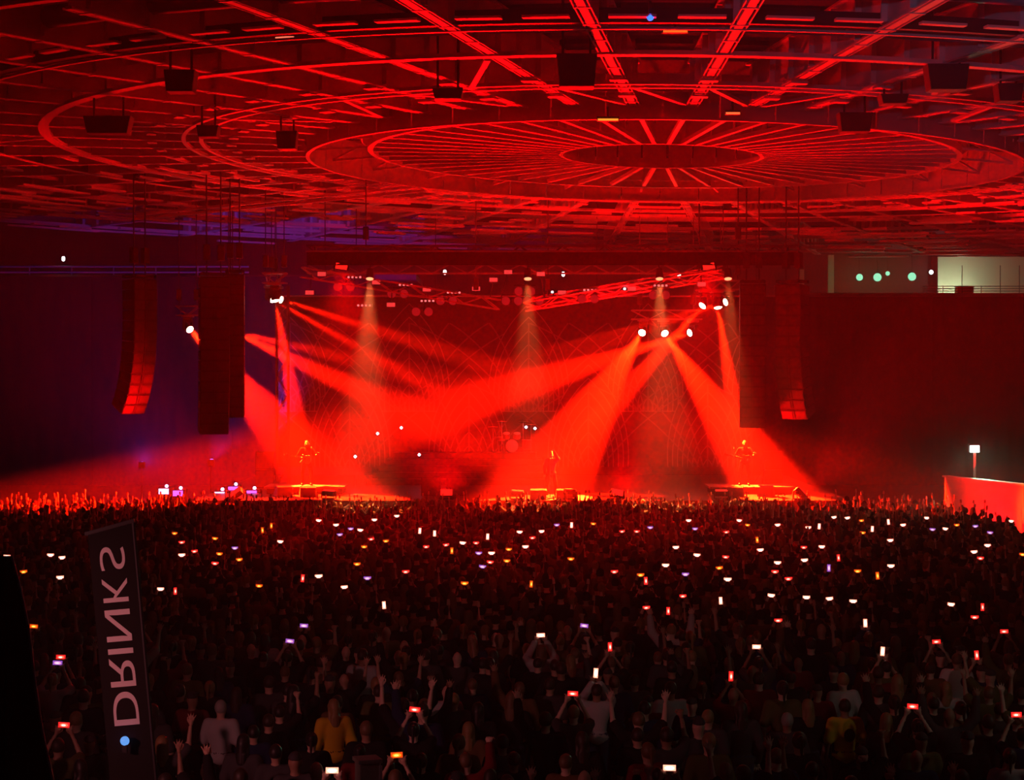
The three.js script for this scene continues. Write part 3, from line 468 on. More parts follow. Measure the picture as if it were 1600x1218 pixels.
// a hand in its own frame: wrist at the origin, fingers along +y, palm facing -z; curl 0 open .. 1 gripping
function handField(side, curl, spread) {
  const fs = [cap([0, 0.0, 0], [0, 0.05, 0], 0.026, 0.03), cap([-0.022, 0.06, 0], [0.022, 0.06, 0], 0.02, 0.02)];
  for (const [x, l] of [[-0.03, 0.062], [-0.01, 0.075], [0.011, 0.07], [0.031, 0.054]]) {
    const o = [x * side, 0.078, 0], a1 = curl * 1.3, a2 = a1 + curl * 1.2, dx = x * spread * side;
    const p1 = [o[0] + dx * 0.5, o[1] + Math.cos(a1) * l * 0.55, -Math.sin(a1) * l * 0.55], p2 = [p1[0] + dx * 0.4, p1[1] + Math.cos(a2) * l * 0.5, p1[2] - Math.sin(a2) * l * 0.5];
    fs.push(cap(o, p1, 0.0105, 0.0095), cap(p1, p2, 0.0095, 0.008));
  }
  const tb = [-0.03 * side, 0.025, -0.004], t1 = [-0.055 * side, 0.058, -0.015 - curl * 0.02], t2 = [(-0.06 + curl * 0.02) * side, 0.09, -0.018 - curl * 0.03];
  fs.push(cap(tb, t1, 0.014, 0.011), cap(t1, t2, 0.011, 0.009));
  return blend(fs, 0.008);
}
const ARMS = { // elbow, wrist for right (+x); mirrored for left; hand frame: direction of fingers, curl
  down: { e: [0.265, 1.13, 0.04], w: [0.25, 0.9, -0.07], dir: [0, -1, -0.15], curl: 0.35 },
  phone: { e: [0.25, 1.47, -0.2], w: [0.1, 1.75, -0.3], dir: [-0.35, 0.94, 0], curl: 0.75 },
  upright: { e: [0.23, 1.46, -0.2], w: [0.058, 1.71, -0.3], dir: [-0.12, 0.98, 0], curl: 0.6 },
  high: { e: [0.34, 1.6, -0.06], w: [0.37, 1.88, -0.1], dir: [0.1, 1, -0.1], curl: 0.12 },
  fist: { e: [0.3, 1.56, -0.12], w: [0.27, 1.83, -0.2], dir: [0, 1, -0.15], curl: 1 },
  chest: { e: [0.27, 1.14, 0.0], w: [0.1, 1.2, -0.24], dir: [-0.7, 0.6, -0.4], curl: 0.5 },
  strum: { e: [0.33, 1.16, 0.08], w: [0.12, 1.05, -0.2], dir: [-0.8, -0.3, -0.2], curl: 0.6 },
  fret: { e: [0.34, 1.16, -0.05], w: [0.42, 1.22, -0.3], dir: [0.2, 0.8, -0.3], curl: 0.8 },
};
function figure(armL, armR, hair, opt) {
  const { cell, handCell, sleeve = 0.55, hipW = 1, shoulders = 1, stance = 0.1 } = opt, S = 0.185 * shoulders;
  const arm = (s, A) => { const sh = [s * S, 1.41, 0.0], e = [s * A.e[0], A.e[1], A.e[2]], w = [s * A.w[0], A.w[1], A.w[2]]; return { sh, e, w, up: cap(sh, e, 0.056, 0.042), low: cap(e, w, 0.042, 0.029) }; };
  const L = arm(-1, ARMS[armL]), R = arm(1, ARMS[armR]);
  const legs = [-1, 1].flatMap((s) => [cap([s * 0.09, 0.9, 0], [s * stance, 0.49, -0.015], 0.088 * hipW, 0.056), cap([s * stance, 0.49, -0.015], [s * stance, 0.1, 0.03], 0.056, 0.038), cap([s * stance, 0.05, 0.04], [s * (stance + 0.02), 0.035, -0.13], 0.042, 0.034)]);
  const torso = [ell([0, 0.95, 0], [0.165 * hipW, 0.13, 0.115]), ell([0, 1.12, 0], [0.14 * hipW, 0.17, 0.1]), ell([0, 1.3, 0.005], [0.18 * shoulders, 0.17, 0.112]), cap([-S + 0.02, 1.42, 0.01], [S - 0.02, 1.42, 0.01], 0.05, 0.05)];
  const head = [cap([0, 1.43, 0.01], [0, 1.54, 0], 0.056, 0.052), ell([0, 1.635, -0.01], [0.076, 0.11, 0.094]), ell([0, 1.575, -0.035], [0.056, 0.06, 0.062]), cap([0, 1.615, -0.1], [0, 1.6, -0.115], 0.011, 0.015), cap([-0.079, 1.635, 0.0], [-0.082, 1.61, 0.005], 0.014, 0.01), cap([0.079, 1.635, 0.0], [0.082, 1.61, 0.005], 0.014, 0.01)];
  const body = blend([...torso, ...legs, L.up, L.low, R.up, R.low, ...head], 0.035);
  const top = Math.max(1.78, L.w[1] + 0.1, R.w[1] + 0.1), wide = Math.max(0.34, Math.abs(L.w[0]), Math.abs(R.w[0]), Math.abs(L.e[0]), Math.abs(R.e[0])) + 0.09;
  const lo = [-wide, -0.01, -0.42], hi = [wide, top, 0.26];
  const geos = { body: [nets(body, lo, hi, cell)] };
  if (handCell) for (const [s, A, Q] of [[-1, ARMS[armL], L], [1, ARMS[armR], R]]) {
    const h = nets(handField(s, A.curl, 0.9), [-0.1, -0.03, -0.1], [0.1, 0.19, 0.06], handCell), q = new THREE.Quaternion().setFromUnitVectors(V(0, 1, 0), V(s * A.dir[0], A.dir[1], A.dir[2]).normalize());
    h.applyQuaternion(q).translate(...Q.w); geos.body.push(h);
  } else for (const [s, A, Q] of [[-1, ARMS[armL], L], [1, ARMS[armR], R]]) { const d = V(s * A.dir[0], A.dir[1], A.dir[2]).normalize().multiplyScalar(0.11).add(V(...Q.w)); geos.body.push(rod(V(...Q.w), d, 0.036, 5, 0.028)); }
  geos.body = join(geos.body);
  const cutArm = (Q, t) => { const e = Q.sh.map((v, i) => v + (Q.e[i] - v) * Math.min(1, t * 2)); return [cap(Q.sh, e, 0.071, t > 0.45 ? 0.06 : 0.066), ...(t > 0.5 ? [cap(Q.e, Q.e.map((v, i) => v + (Q.w[i] - v) * (t - 0.5) * 1.9), 0.058, 0.046)] : [])]; };
  const inflate = (f, d) => (x, y, z) => f(x, y, z) - d;
  geos.shirt = nets(inflate(blend([...torso.map((f, i) => (i ? f : ell([0, 0.93, 0], [0.172 * hipW, 0.11, 0.122]))), ...cutArm(L, sleeve), ...cutArm(R, sleeve)], 0.04), 0.014), lo, hi, cell);
  geos.trousers = nets(inflate(blend([torso[0], ...legs.filter((_, i) => i % 3 < 2)], 0.03), 0.012), lo, [hi[0], 1.12, hi[2]], cell * 1.15);
  geos.shoes = [legs[2], legs[5]].map((f) => nets(inflate(f, 0.012), lo, [hi[0], 0.14, hi[2]], Math.max(0.034, cell)));
  if (hair !== 'bald') {
    const capF = ell([0, 1.65, 0.003], [0.088, 0.112, 0.105]);
    let hf = (x, y, z) => Math.max(capF(x, y, z), -Math.max(z + 0.03, y - 1.71));      // the face stays free
    if (hair === 'short') { const f0 = hf; hf = (x, y, z) => Math.max(f0(x, y, z), 1.575 - y); }
    if (hair === 'long') { const f0 = hf, l = blend([cap([0, 1.62, 0.055], [0, 1.38, 0.1], 0.068, 0.035), cap([-0.062, 1.6, 0.02], [-0.085, 1.38, 0.07], 0.032, 0.02), cap([0.062, 1.6, 0.02], [0.085, 1.38, 0.07], 0.032, 0.02), cap([-0.04, 1.5, 0.09], [-0.045, 1.33, 0.11], 0.03, 0.014), cap([0.045, 1.5, 0.09], [0.04, 1.31, 0.11], 0.03, 0.014)], 0.02); hf = (x, y, z) => smin(f0(x, y, z), l(x, y, z), 0.02); }
    if (hair === 'tied') { const f0 = hf, l = blend([ell([0, 1.7, 0.12], [0.04, 0.04, 0.04]), cap([0, 1.69, 0.13], [0, 1.46, 0.14], 0.034, 0.016)], 0.02); hf = (x, y, z) => smin(f0(x, y, z), l(x, y, z), 0.015); }
    if (hair === 'cap') { const f0 = hf, brim = ell([0, 1.71, -0.13], [0.08, 0.014, 0.09]); hf = (x, y, z) => smin(Math.max(f0(x, y, z), 1.66 - y), brim(x, y, z), 0.02); }
    geos.hair = nets(hf, [-0.16, 1.25, -0.26], [0.16, 1.8, 0.22], Math.min(cell, 0.022));
  }
  return geos;
}
const skinM = [mat(0.55, 0.36, 0.27, 0.6), mat(0.45, 0.28, 0.2, 0.6), mat(0.3, 0.17, 0.11, 0.6), mat(0.62, 0.43, 0.34, 0.6)];
const hairM = { 'dark brown': mat(0.03, 0.018, 0.012, 0.55), black: mat(0.012, 0.011, 0.012, 0.5), blond: mat(0.24, 0.15, 0.06, 0.55), 'light brown': mat(0.14, 0.08, 0.04, 0.55), grey: mat(0.3, 0.29, 0.27, 0.6) };
const shirtM = { black: matte(0.018, 0.018, 0.02), 'dark grey': matte(0.06, 0.06, 0.065), navy: matte(0.02, 0.03, 0.08), 'dark red': matte(0.16, 0.02, 0.025), 'olive green': matte(0.1, 0.1, 0.04), 'pale grey': matte(0.4, 0.42, 0.42), white: matte(0.62, 0.64, 0.62), yellow: matte(0.62, 0.42, 0.03), brown: matte(0.14, 0.08, 0.04) };
const trouserM = [matte(0.02, 0.02, 0.025), matte(0.04, 0.06, 0.12)], shoeM = mat(0.03, 0.03, 0.03, 0.6), capM = mat(0.03, 0.03, 0.035, 0.8);
const shapeCache = new Map();
const shapeOf = (key, make) => { if (!shapeCache.has(key)) shapeCache.set(key, make()); return shapeCache.get(key); };
const POSE = { 'standing with arms down': ['down', 'down'], 'raising a phone': ['phone', 'phone'], 'raising a tall phone': ['upright', 'upright'], 'with one fist raised': ['down', 'fist'], 'with both arms raised': ['high', 'high'], 'with hands at the chest': ['chest', 'chest'], 'with one arm raised': ['high', 'down'] };
const HAIRWORD = { short: 'short', long: 'long', tied: 'tied-back', cap: 'dark cap', bald: 'shaved head' };
function person(x, z, opts = {}) {
  const pose = opts.pose ?? pick(['standing with arms down', 'standing with arms down', 'standing with arms down', 'with hands at the chest', 'with hands at the chest', 'standing with arms down', 'standing with arms down', 'with hands at the chest', 'standing with arms down', 'standing with arms down', 'with one fist raised', 'with one arm raised', 'with both arms raised']);
  const hair = opts.hair ?? pick(['short', 'short', 'short', 'short', 'long', 'tied', 'short', 'cap', 'bald', 'long', 'tied']), hc = opts.hairColor ?? pick(['dark brown', 'black', 'dark brown', 'light brown', 'blond']), sc = opts.shirt ?? pick(['black', 'black', 'black', 'black', 'dark grey', 'dark grey', 'navy', 'dark red', 'olive green', 'brown', 'black', 'dark grey', 'navy', 'black', 'pale grey']);
  const long = opts.longSleeve ?? rnd() < 0.3, [a, b] = POSE[pose];
  const g = shapeOf([a, b, hair, long].join(), () => figure(a, b, hair, { cell: 0.034, handCell: 0.0125, sleeve: long ? 1 : 0.42 }));
  const hairText = hair === 'cap' ? 'a dark cap' : hair === 'bald' ? 'a shaved head' : `${HAIRWORD[hair]} ${hc} hair`;
  const t = thing('person', opts.label ?? `person in ${sc === 'olive green' ? 'an' : 'a'} ${sc} ${long ? 'sweater' : 'T-shirt'} with ${hairText}, ${pose}`, 'person', V(x, 0, z), 'people standing in the crowd');
  const s = opts.scale ?? rr(0.94, 1.06); t.scale.setScalar(s); t.rotation.y = opts.turn ?? rr(-0.35, 0.35);
  part('body', g.body, opts.skin ?? pick(skinM), t); const sh = part('shirt', g.shirt, shirtM[sc], t); if (opts.print) part('print', new THREE.CircleGeometry(0.085, 20).scale(1, 1.15, 1).translate(0.03, 1.25, 0.145), shirtM.black, sh); part('trousers', g.trousers, pick(trouserM), t); for (const q of g.shoes) part('shoe', q, shoeM, t);
  if (g.hair) part(hair === 'cap' ? 'cap' : 'hair', g.hair, hair === 'cap' ? capM : hairM[hc], t);
  return t;
}
// ------------------------------------------------------------------ phones and the crowd
const PHONES = { // sighted places of lit screens, by the colour of the picture on them; a trailing 1 marks an upright phone
  white: [[79, 867], [97, 871], [94, 902], [251, 920], [284, 867], [11, 869], [438, 846], [498, 900], [538, 917], [563, 828], [498, 813], [525, 820], [656, 829, 1], [679, 833, 1], [723, 848], [762, 838, 1], [768, 864], [812, 831], [600, 945, 1], [519, 1203], [821, 854], [1040, 883], [1056, 855], [1089, 867], [1137, 905], [1188, 859], [1126, 938, 1], [845, 992], [931, 1051, 1], [1182, 1010], [1046, 1199], [1155, 813], [1076, 813], [893, 820, 1], [846, 830], [1215, 820], [1263, 824], [1280, 822, 1], [1303, 808], [1324, 809], [1363, 826, 1], [1388, 815, 1], [1411, 820], [1391, 844], [1477, 826], [1580, 814], [1543, 852], [1522, 862], [1215, 879], [1257, 875], [1284, 854], [1392, 884], [1205, 930], [1260, 933], [1296, 935], [1333, 939], [1352, 973, 1], [1486, 944], [1379, 1017, 1], [1448, 809], [620, 806], [585, 812]],
  red: [[95, 1026], [100, 1132], [274, 923, 1], [220, 972, 1], [304, 861], [336, 880], [284, 847], [473, 903, 1], [580, 842], [634, 893], [666, 854], [697, 851], [766, 878], [648, 1108], [744, 848], [832, 840], [960, 893], [1009, 907, 1], [1134, 870], [1067, 931], [1044, 954, 1], [1010, 949], [953, 1010, 1], [895, 1083], [1196, 1008], [1142, 1056, 1], [1135, 831], [972, 830], [995, 830], [1532, 872], [1211, 893], [1310, 871, 1], [1256, 855], [1232, 904], [1216, 969], [1535, 948, 1], [1523, 964], [1463, 1002], [1526, 1023, 1], [1569, 986], [1426, 1103], [1588, 1116]],
  orange: [[37, 893], [53, 978], [405, 915], [273, 833], [374, 874], [343, 865], [336, 841], [410, 828, 1], [424, 821, 1], [569, 854], [558, 881], [603, 845], [706, 860, 1], [795, 858], [792, 876], [726, 911], [620, 1179], [892, 873], [1001, 898], [1124, 887], [1183, 843, 1], [830, 912, 1], [1168, 820], [927, 818], [1346, 813], [1348, 832], [1495, 820], [1598, 866], [1340, 892], [1371, 899, 1]],
  pink: [[367, 856], [574, 903], [531, 835], [548, 826], [748, 864], [754, 885], [475, 977], [453, 1001], [1071, 897], [913, 977], [1086, 826], [1016, 824], [870, 820], [1524, 822], [1547, 832], [1295, 887, 1], [90, 1035], [1457, 827]],
};
function screenTexture(kind) {                                     // the stage as a phone shows it
  const c = document.createElement('canvas'); c.width = 64; c.height = 32; const x = c.getContext('2d');
  const [bg, mid, hot] = { white: ['#ff8a70', '#ffe0d0', '#ffffff'], red: ['#d81818', '#ff5a40', '#ffd0c0'], orange: ['#c03808', '#ff8a18', '#ffd860'], pink: ['#9a50c0', '#ffb0d8', '#ffe8ff'] }[kind];
  x.fillStyle = bg; x.fillRect(0, 0, 64, 32); x.fillStyle = mid; x.beginPath(); x.ellipse(32, 17, 24, 11, 0, 0, 7); x.fill(); x.fillStyle = hot; x.beginPath(); x.ellipse(30, 18, 13, 6, 0, 0, 7); x.fill(); x.fillStyle = bg; x.fillRect(0, 27, 64, 5);
  const t = new THREE.CanvasTexture(c); t.colorSpace = THREE.SRGBColorSpace; return t;
}
const phoneG = rbox(0.158, 0.078, 0.009, 0.004), screenG = new THREE.PlaneGeometry(0.148, 0.069).translate(0, 0, 0.0052), bumpG = rbox(0.022, 0.03, 0.004, 0.002, 0.055, 0.018, -0.006);
const caseM = mat(0.02, 0.02, 0.022, 0.4), holders = [], spots = [];
const grid = new Map(), keyOf = (x, z) => `${Math.floor(x / 0.6)},${Math.floor(z / 0.6)}`;
const free = (x, z, r) => { const i = Math.floor(x / 0.6), j = Math.floor(z / 0.6); for (let a = -1; a <= 1; a++) for (let b = -1; b <= 1; b++) for (const q of grid.get(`${i + a},${j + b}`) ?? []) if (Math.hypot(q.x - x, q.z - z) < r) return false; return true; };
const occupy = (q) => { const k = keyOf(q.x, q.z); if (!grid.has(k)) grid.set(k, []); grid.get(k).push(q); spots.push(q); };
for (const [kind, list] of Object.entries(PHONES)) {
  const sm = new THREE.MeshStandardMaterial({ color: 0x050505, emissive: 0xffffff, emissiveMap: screenTexture(kind), emissiveIntensity: { white: 3.2, red: 2.2, orange: 1.8, pink: 1.1 }[kind], roughness: 0.3 });
  for (const [px, py, up] of list) {
    const d = Math.min(66.5, (EYE - 1.87) * F / (py - 580)), p = at(px, py, d); p.y = Math.min(p.y, 2.05);
    if (!free(p.x, p.z + 0.31, 0.3)) continue;
    const word = { white: 'bright white', red: 'red-lit', orange: 'orange-lit', pink: 'pinkish' }[kind];
    const t = thing('phone', `${up ? 'upright' : 'sideways'} phone with ${word[0] === 'o' ? 'an' : 'a'} ${word} screen held up in the crowd`, 'phone', p, `${word} phones held up in the crowd`);
    const k = d > 40 ? 1.15 : 1; t.scale.setScalar(k); t.rotation.set(-0.12, rr(-0.2, 0.2), up ? Math.PI / 2 + rr(-0.1, 0.1) : rr(-0.12, 0.12));
    part('case', phoneG, caseM, t); part('screen', screenG, sm, t); part('camera_bump', bumpG, caseM, t);
    occupy({ x: p.x, z: p.z + 0.31, d, s: p.y / 1.865, pose: up ? 'raising a tall phone' : 'raising a phone' });
  }
}
const SPECIAL = [ // people the photograph lets one recognise
  [1320, 1098, { shirt: 'yellow', hair: 'short', hairColor: 'dark brown', pose: 'standing with arms down', longSleeve: false, turn: 0.1, print: true, label: 'person in a yellow T-shirt with a dark round print on the back' }],
  [521, 1098, { shirt: 'yellow', hair: 'long', hairColor: 'blond', pose: 'standing with arms down', longSleeve: true, turn: 0.4, label: 'person with long blond hair over a yellow sweater' }],
  [1495, 1026, { shirt: 'white', hair: 'short', hairColor: 'light brown', pose: 'standing with arms down', longSleeve: false, label: 'person in a white T-shirt beside the blue bar counter' }],
  [1432, 1178, { shirt: 'navy', hair: 'bald', pose: 'standing with arms down', longSleeve: false, label: 'person with a shaved head and a navy T-shirt in the rearmost rows' }],
  [1578, 1176, { shirt: 'pale grey', hair: 'tied', hairColor: 'dark brown', pose: 'standing with arms down', longSleeve: false, label: 'person with tied-back hair in a pale grey top at the crowd rear' }],
  [1230, 1120, { shirt: 'dark grey', hair: 'short', hairColor: 'grey', pose: 'standing with arms down', longSleeve: false, label: 'person with short grey hair near the yellow T-shirt' }],
  [1262, 1098, { shirt: 'black', hair: 'long', hairColor: 'blond', pose: 'standing with arms down', longSleeve: false, label: 'person with long blond hair and a black T-shirt near the yellow T-shirt' }],
  [1385, 1120, { shirt: 'black', hair: 'long', hairColor: 'blond', pose: 'with hands at the chest', longSleeve: true, label: 'person with long blond hair in black between two phones' }],
  [345, 1100, { shirt: 'pale grey', hair: 'short', hairColor: 'grey', pose: 'standing with arms down', longSleeve: false, label: 'person in a pale grey T-shirt with short grey hair near the DRINKS flag' }],
];
for (const [px, py, o] of SPECIAL) { const d = (EYE - 1.7) * F / (py - 580), p = at(px, py, d); holders.push({ x: p.x, z: p.z, d, s: 1, special: o }); }
const flagAt = [at(215, 1200, 19.6), at(574, 1186, 19.5), at(1600, 1044, 33)];
for (const f of flagAt) { const k = keyOf(f.x, f.z); grid.set(k, [...(grid.get(k) ?? []), { x: f.x, z: f.z }]); }
for (const h of holders) occupy(h);
for (let d = 20.6; d < 68.4; d += 0.55) {
  const half = d * 0.2797 + (d > 26 ? 5 : 2), n = Math.floor(2 * half / 0.56);
  for (let i = 0; i <= n; i++) {
    const x = -half + i * 0.56 + rr(-0.2, 0.2), z = -d + rr(-0.2, 0.2);
    if (rnd() < 0.1 || !free(x, z, d < 31 ? 0.6 : 0.47)) continue;
    if (x > 8.1 && Math.abs(d - 33) < 1.1) continue;
    if (holders.some((h) => d < h.d && d > h.d - 2 && Math.abs(x - h.x * d / h.d) < 0.42)) continue;   // nobody stands close behind these
    if (x > 15.2 + (70 - d) * 0.12 && d > 56) continue;
    occupy({ x, z, d, s: rr(0.93, 1.07), out: Math.abs(x) > d * 0.2797 + 0.5 });
  }
}
spots.sort((a, b) => a.d - b.d);
let singles = 0; const mass = [];
for (const q of spots) {
  if (singles < 300 && !q.out) { singles++; person(q.x, q.z, q.special ? { ...q.special, scale: 1 } : { scale: q.s, ...(q.pose ? { pose: q.pose, turn: 0 } : {}) }); } else mass.push(q);
}
{
  const crowd = new THREE.Group(); crowd.name = 'distant_crowd'; crowd.userData = { kind: 'stuff', label: 'dense standing crowd stretching to the stage front', category: 'crowd' }; scene.add(crowd);
  const tint = (g, m) => { const q = plain(g), n = q.attributes.position.count, c = new Float32Array(n * 3); for (let i = 0; i < n; i++) m.color.toArray(c, i * 3); q.setAttribute('color', new THREE.BufferAttribute(c, 3)); return q; };
  const poses = [['down', 'down'], ['phone', 'phone'], ['high', 'high'], ['down', 'fist'], ['high', 'down'], ['chest', 'chest']];
  const looks = [['short', 'dark brown', 'black'], ['long', 'light brown', 'dark grey'], ['short', 'black', 'brown'], ['tied', 'blond', 'black']];
  const vm = new THREE.MeshLambertMaterial({ vertexColors: true });
  const geos = poses.flatMap(([a, b]) => looks.map(([h, hc, sc], i) => { const f = figure(a, b, h, { cell: 0.062, sleeve: 0.42 }); return mergeGeometries([tint(f.body, skinM[i]), tint(f.shirt, shirtM[sc]), tint(f.trousers, trouserM[0]), tint(f.hair, hairM[hc])]); }));
  const lists = geos.map(() => []);
  for (const q of mass) {
    const near = q.d > 58, u = rnd(); let p = 0;
    if (q.pose) p = 1; else if (near) p = u < 0.2 ? 0 : u < 0.62 ? 2 : u < 0.8 ? 3 : 4; else p = u < 0.7 ? 0 : u < 0.75 ? 3 : u < 0.79 ? 4 : u < 0.82 ? 2 : 5;
    lists[p * looks.length + Math.floor(rnd() * looks.length)].push(q);
  }
  const m4 = new THREE.Matrix4();
  lists.forEach((l, i) => {
    if (!l.length) return;
    const im = new THREE.InstancedMesh(geos[i], vm, l.length); im.name = 'crowd_figures'; im.castShadow = im.receiveShadow = true; im.userData.kind = 'stuff';
    l.forEach((q, j) => { m4.makeRotationY(q.pose ? 0 : rr(-0.35, 0.35)).scale(V(q.s, q.s, q.s)).setPosition(q.x, 0, q.z); im.setMatrixAt(j, m4); });
    crowd.add(im);
  });
}
// ------------------------------------------------------------------ performers
function performer(p, arms, hair, look, label, scale = 1.03) {
  const g = figure(arms[0], arms[1], hair, { cell: 0.024, handCell: 0.009, sleeve: look.sleeve ?? 0.42, stance: 0.17 });
  const t = thing('person', label, 'person', p, 'performers on stage'); t.rotation.y = Math.PI + (look.turn ?? 0); t.scale.setScalar(scale);
  part('body', g.body, skinM[0], t); part('shirt', g.shirt, shirtM[look.shirt], t); part('trousers', g.trousers, trouserM[0], t); for (const q of g.shoes) part('shoe', q, shoeM, t); if (g.hair) part('hair', g.hair, hairM[look.hair], t);
}
function guitar(p, turn, tilt, mt, label) {
  const t = thing('electric_guitar', label, 'guitar', p, 'guitars on stage'); t.rotation.set(0, turn, tilt);
  const s = new THREE.Shape(); s.moveTo(-0.22, 0); s.bezierCurveTo(-0.22, 0.2, -0.05, 0.2, 0, 0.13); s.bezierCurveTo(0.06, 0.08, 0.1, 0.2, 0.19, 0.17); s.bezierCurveTo(0.14, 0.1, 0.12, 0.04, 0.13, 0); s.bezierCurveTo(0.13, -0.06, 0.16, -0.1, 0.16, -0.14); s.bezierCurveTo(0.08, -0.16, 0.05, -0.1, 0, -0.13); s.bezierCurveTo(-0.06, -0.2, -0.22, -0.2, -0.22, 0);
  part('body', new THREE.ExtrudeGeometry(s, { depth: 0.04, bevelEnabled: true, bevelSize: 0.008, bevelThickness: 0.006, bevelSegments: 2 }), mt, t);
  part('neck', box(0.6, 0.05, 0.025, 0.42, 0.01, 0.045), M.wood, t); part('headstock', box(0.17, 0.08, 0.02, 0.79, 0.02, 0.04), M.black, t); part('bridge', box(0.03, 0.08, 0.02, -0.08, 0, 0.055), M.chrome, t); part('pickup', box(0.03, 0.07, 0.015, 0.03, 0, 0.053), M.black, t);
}
{
  const L = V(-8.3, SY + 0.3, -74), C = V(1.52, SY, -71), R = V(9.4, SY + 0.3, -74);
  performer(L, ['fret', 'strum'], 'long', { shirt: 'black', hair: 'dark brown', turn: 0.15 }, 'long-haired guitarist in black on the left riser under two beams');
  performer(C, ['phone', 'down'], 'short', { shirt: 'dark grey', hair: 'black', turn: 0, sleeve: 1 }, 'singer in dark clothes at the microphone stand');
  performer(R, ['fret', 'strum'], 'short', { shirt: 'dark red', hair: 'light brown', turn: -0.2 }, 'guitarist in a dark red shirt on the right riser under two beams');
  guitar(L.clone().add(V(-0.02, 1.07, 0.23)), 0.15, Math.PI - 0.25, mat(0.6, 0.55, 0.5, 0.25), 'pale electric guitar of the left guitarist');
  guitar(R.clone().add(V(0.02, 1.07, 0.23)), -0.2, Math.PI - 0.25, mat(0.25, 0.05, 0.03, 0.25), 'dark red electric guitar of the right guitarist');
  for (const [p, label] of [[C.clone().add(V(-0.05, 0, 0.5)), 'microphone stand in front of the singer'], [L.clone().add(V(0.25, 0, 0.7)), 'microphone stand beside the left guitarist'], [R.clone().add(V(-0.5, 0, 0.7)), 'microphone stand beside the right guitarist']]) {
    const t = thing('microphone_stand', label, 'microphone', p); part('base', cyl(0.15, 0.16, 0.03, 16, 0, 0.015, 0), M.black, t); part('pole', rod(V(0, 0.02, 0), V(0, 1.5, 0), 0.012, 6), M.chrome, t); part('microphone', join([rod(V(0, 1.5, 0.02), V(0, 1.56, -0.12), 0.016, 8), new THREE.SphereGeometry(0.028, 10, 8).translate(0, 1.565, -0.14)]), M.black, t);
  }
  // small white pilot lamps about the riser
  for (const [x, y, d, label] of [[627, 668, 80, 'white pilot lamp above the left of the riser'], [655, 710, 79, 'white pilot lamp low on the riser front'], [590, 677, 80, 'pinkish pilot lamp left of the riser'], [822, 667, 80.5, 'first cold pilot lamp by the drum kit'], [836, 669, 80.5, 'second cold pilot lamp by the drum kit'], [555, 713, 78, 'pale pilot lamp on the left of the stage floor']]) { const p = at(x, y, d), t = thing('pilot_lamp', label, 'lamp', p); part('lamp_bulb', new THREE.SphereGeometry(0.06, 10, 8), glow(0.85, 0.8, 1, 7), t); part('stand', rod(V(0, -0.03, 0), V(0, SY + 0.01 - p.y, 0), 0.012, 5), M.black, t); }
}
// ------------------------------------------------------------------ loudspeakers and lamps hung from the roof
for (const [x, y, d, w, h, label] of [[901, 112, 47, 1.0, 0.8, 'large black loudspeaker cluster hung above the spoked hub'], [1335, 192, 52, 0.9, 0.5, 'black loudspeaker hung over the right rim of the hub'], [283, 128, 50, 0.8, 0.55, 'black loudspeaker hung from the bright ring beam on the left'], [170, 196, 52, 1.3, 0.45, 'wide black loudspeaker hung inside the left ring beam'], [449, 220, 56, 0.6, 0.5, 'black loudspeaker hung left of the hub rim'], [1478, 122, 46, 1.0, 0.6, 'black loudspeaker hung at the upper right of the hub'], [1575, 146, 46, 0.6, 0.4, 'small black loudspeaker hung at the far right of the roof'], [326, 206, 54, 0.6, 0.3, 'small black loudspeaker hung inside the double ring beam'], [700, 148, 50, 0.8, 0.25, 'flat black loudspeaker hung left above the hub'], [1395, 156, 49, 0.7, 0.22, 'flat black loudspeaker hung right above the hub']]) {
  const k = (13.05 - EYE) * F / (580 - y) / d, p = at(x, y, d * k), t = thing('ceiling_loudspeaker', label, 'loudspeaker', p, 'loudspeakers hung from the roof');
  part('cabinet', (() => { const s = new THREE.Shape([new THREE.Vector2(-w / 2, h / 2), new THREE.Vector2(w / 2, h / 2), new THREE.Vector2(w * 0.42, -h / 2), new THREE.Vector2(-w * 0.42, -h / 2)]); return new THREE.ExtrudeGeometry(s, { depth: 0.5, bevelEnabled: true, bevelSize: 0.02, bevelThickness: 0.02, bevelSegments: 1 }).translate(0, 0, -0.25); })(), M.black, t);
  for (const c of t.children) c.scale.set(k, k, 1); part('grille', box(w * 0.76 * k, h * 0.8 * k, 0.02, 0, 0, -0.28), M.grille, t); for (const s of [-1, 1]) part('bracket', rod(V(s * w * 0.3, h / 2, 0), V(s * w * 0.3, deckY(p.x) - p.y, 0), 0.03, 5), M.black, t);
}
for (const [x, y, d, w, c, label] of [[1055, 49, 38.5, 0.55, [1, 0.1, 0.01], 'orange-glowing emergency lamp under the near ring girder'], [950, 187, 47.9, 0.58, [1, 0.25, 0.02], 'amber strip lamp on the near rim of the hub'], [1145, 177, 47.9, 0.4, [1, 0.12, 0.03], 'small orange lamp on the near rim of the hub'], [445, 59, 41, 0.45, [1, 0.15, 0.08], 'small orange-red lamp under the ring girder at the left']]) { const t = thing('emergency_lamp', label, 'lamp', at(x, y, d)); part('housing', box(w, 0.12, 0.12, 0, 0.03, -0.05), M.black, t); part('lamp_tube', box(w * 0.92, 0.05, 0.03, 0, 0, 0.03), glow(c[0], c[1], c[2], 1.6), t); part('bracket', box(0.05, 0.3, 0.05, 0, 0.2, -0.05), M.black, t); }
{ const t = thing('blue_indicator_lamp', 'small blue indicator lamp on the roof ring above the orange lamp', 'lamp', at(1016, 27, 36.3)); part('lamp_lens', new THREE.SphereGeometry(0.07, 12, 8), glow(0.02, 0.12, 1, 3), t); part('bracket', box(0.06, 0.3, 0.06, 0, 0.18, -0.03), M.black, t); }
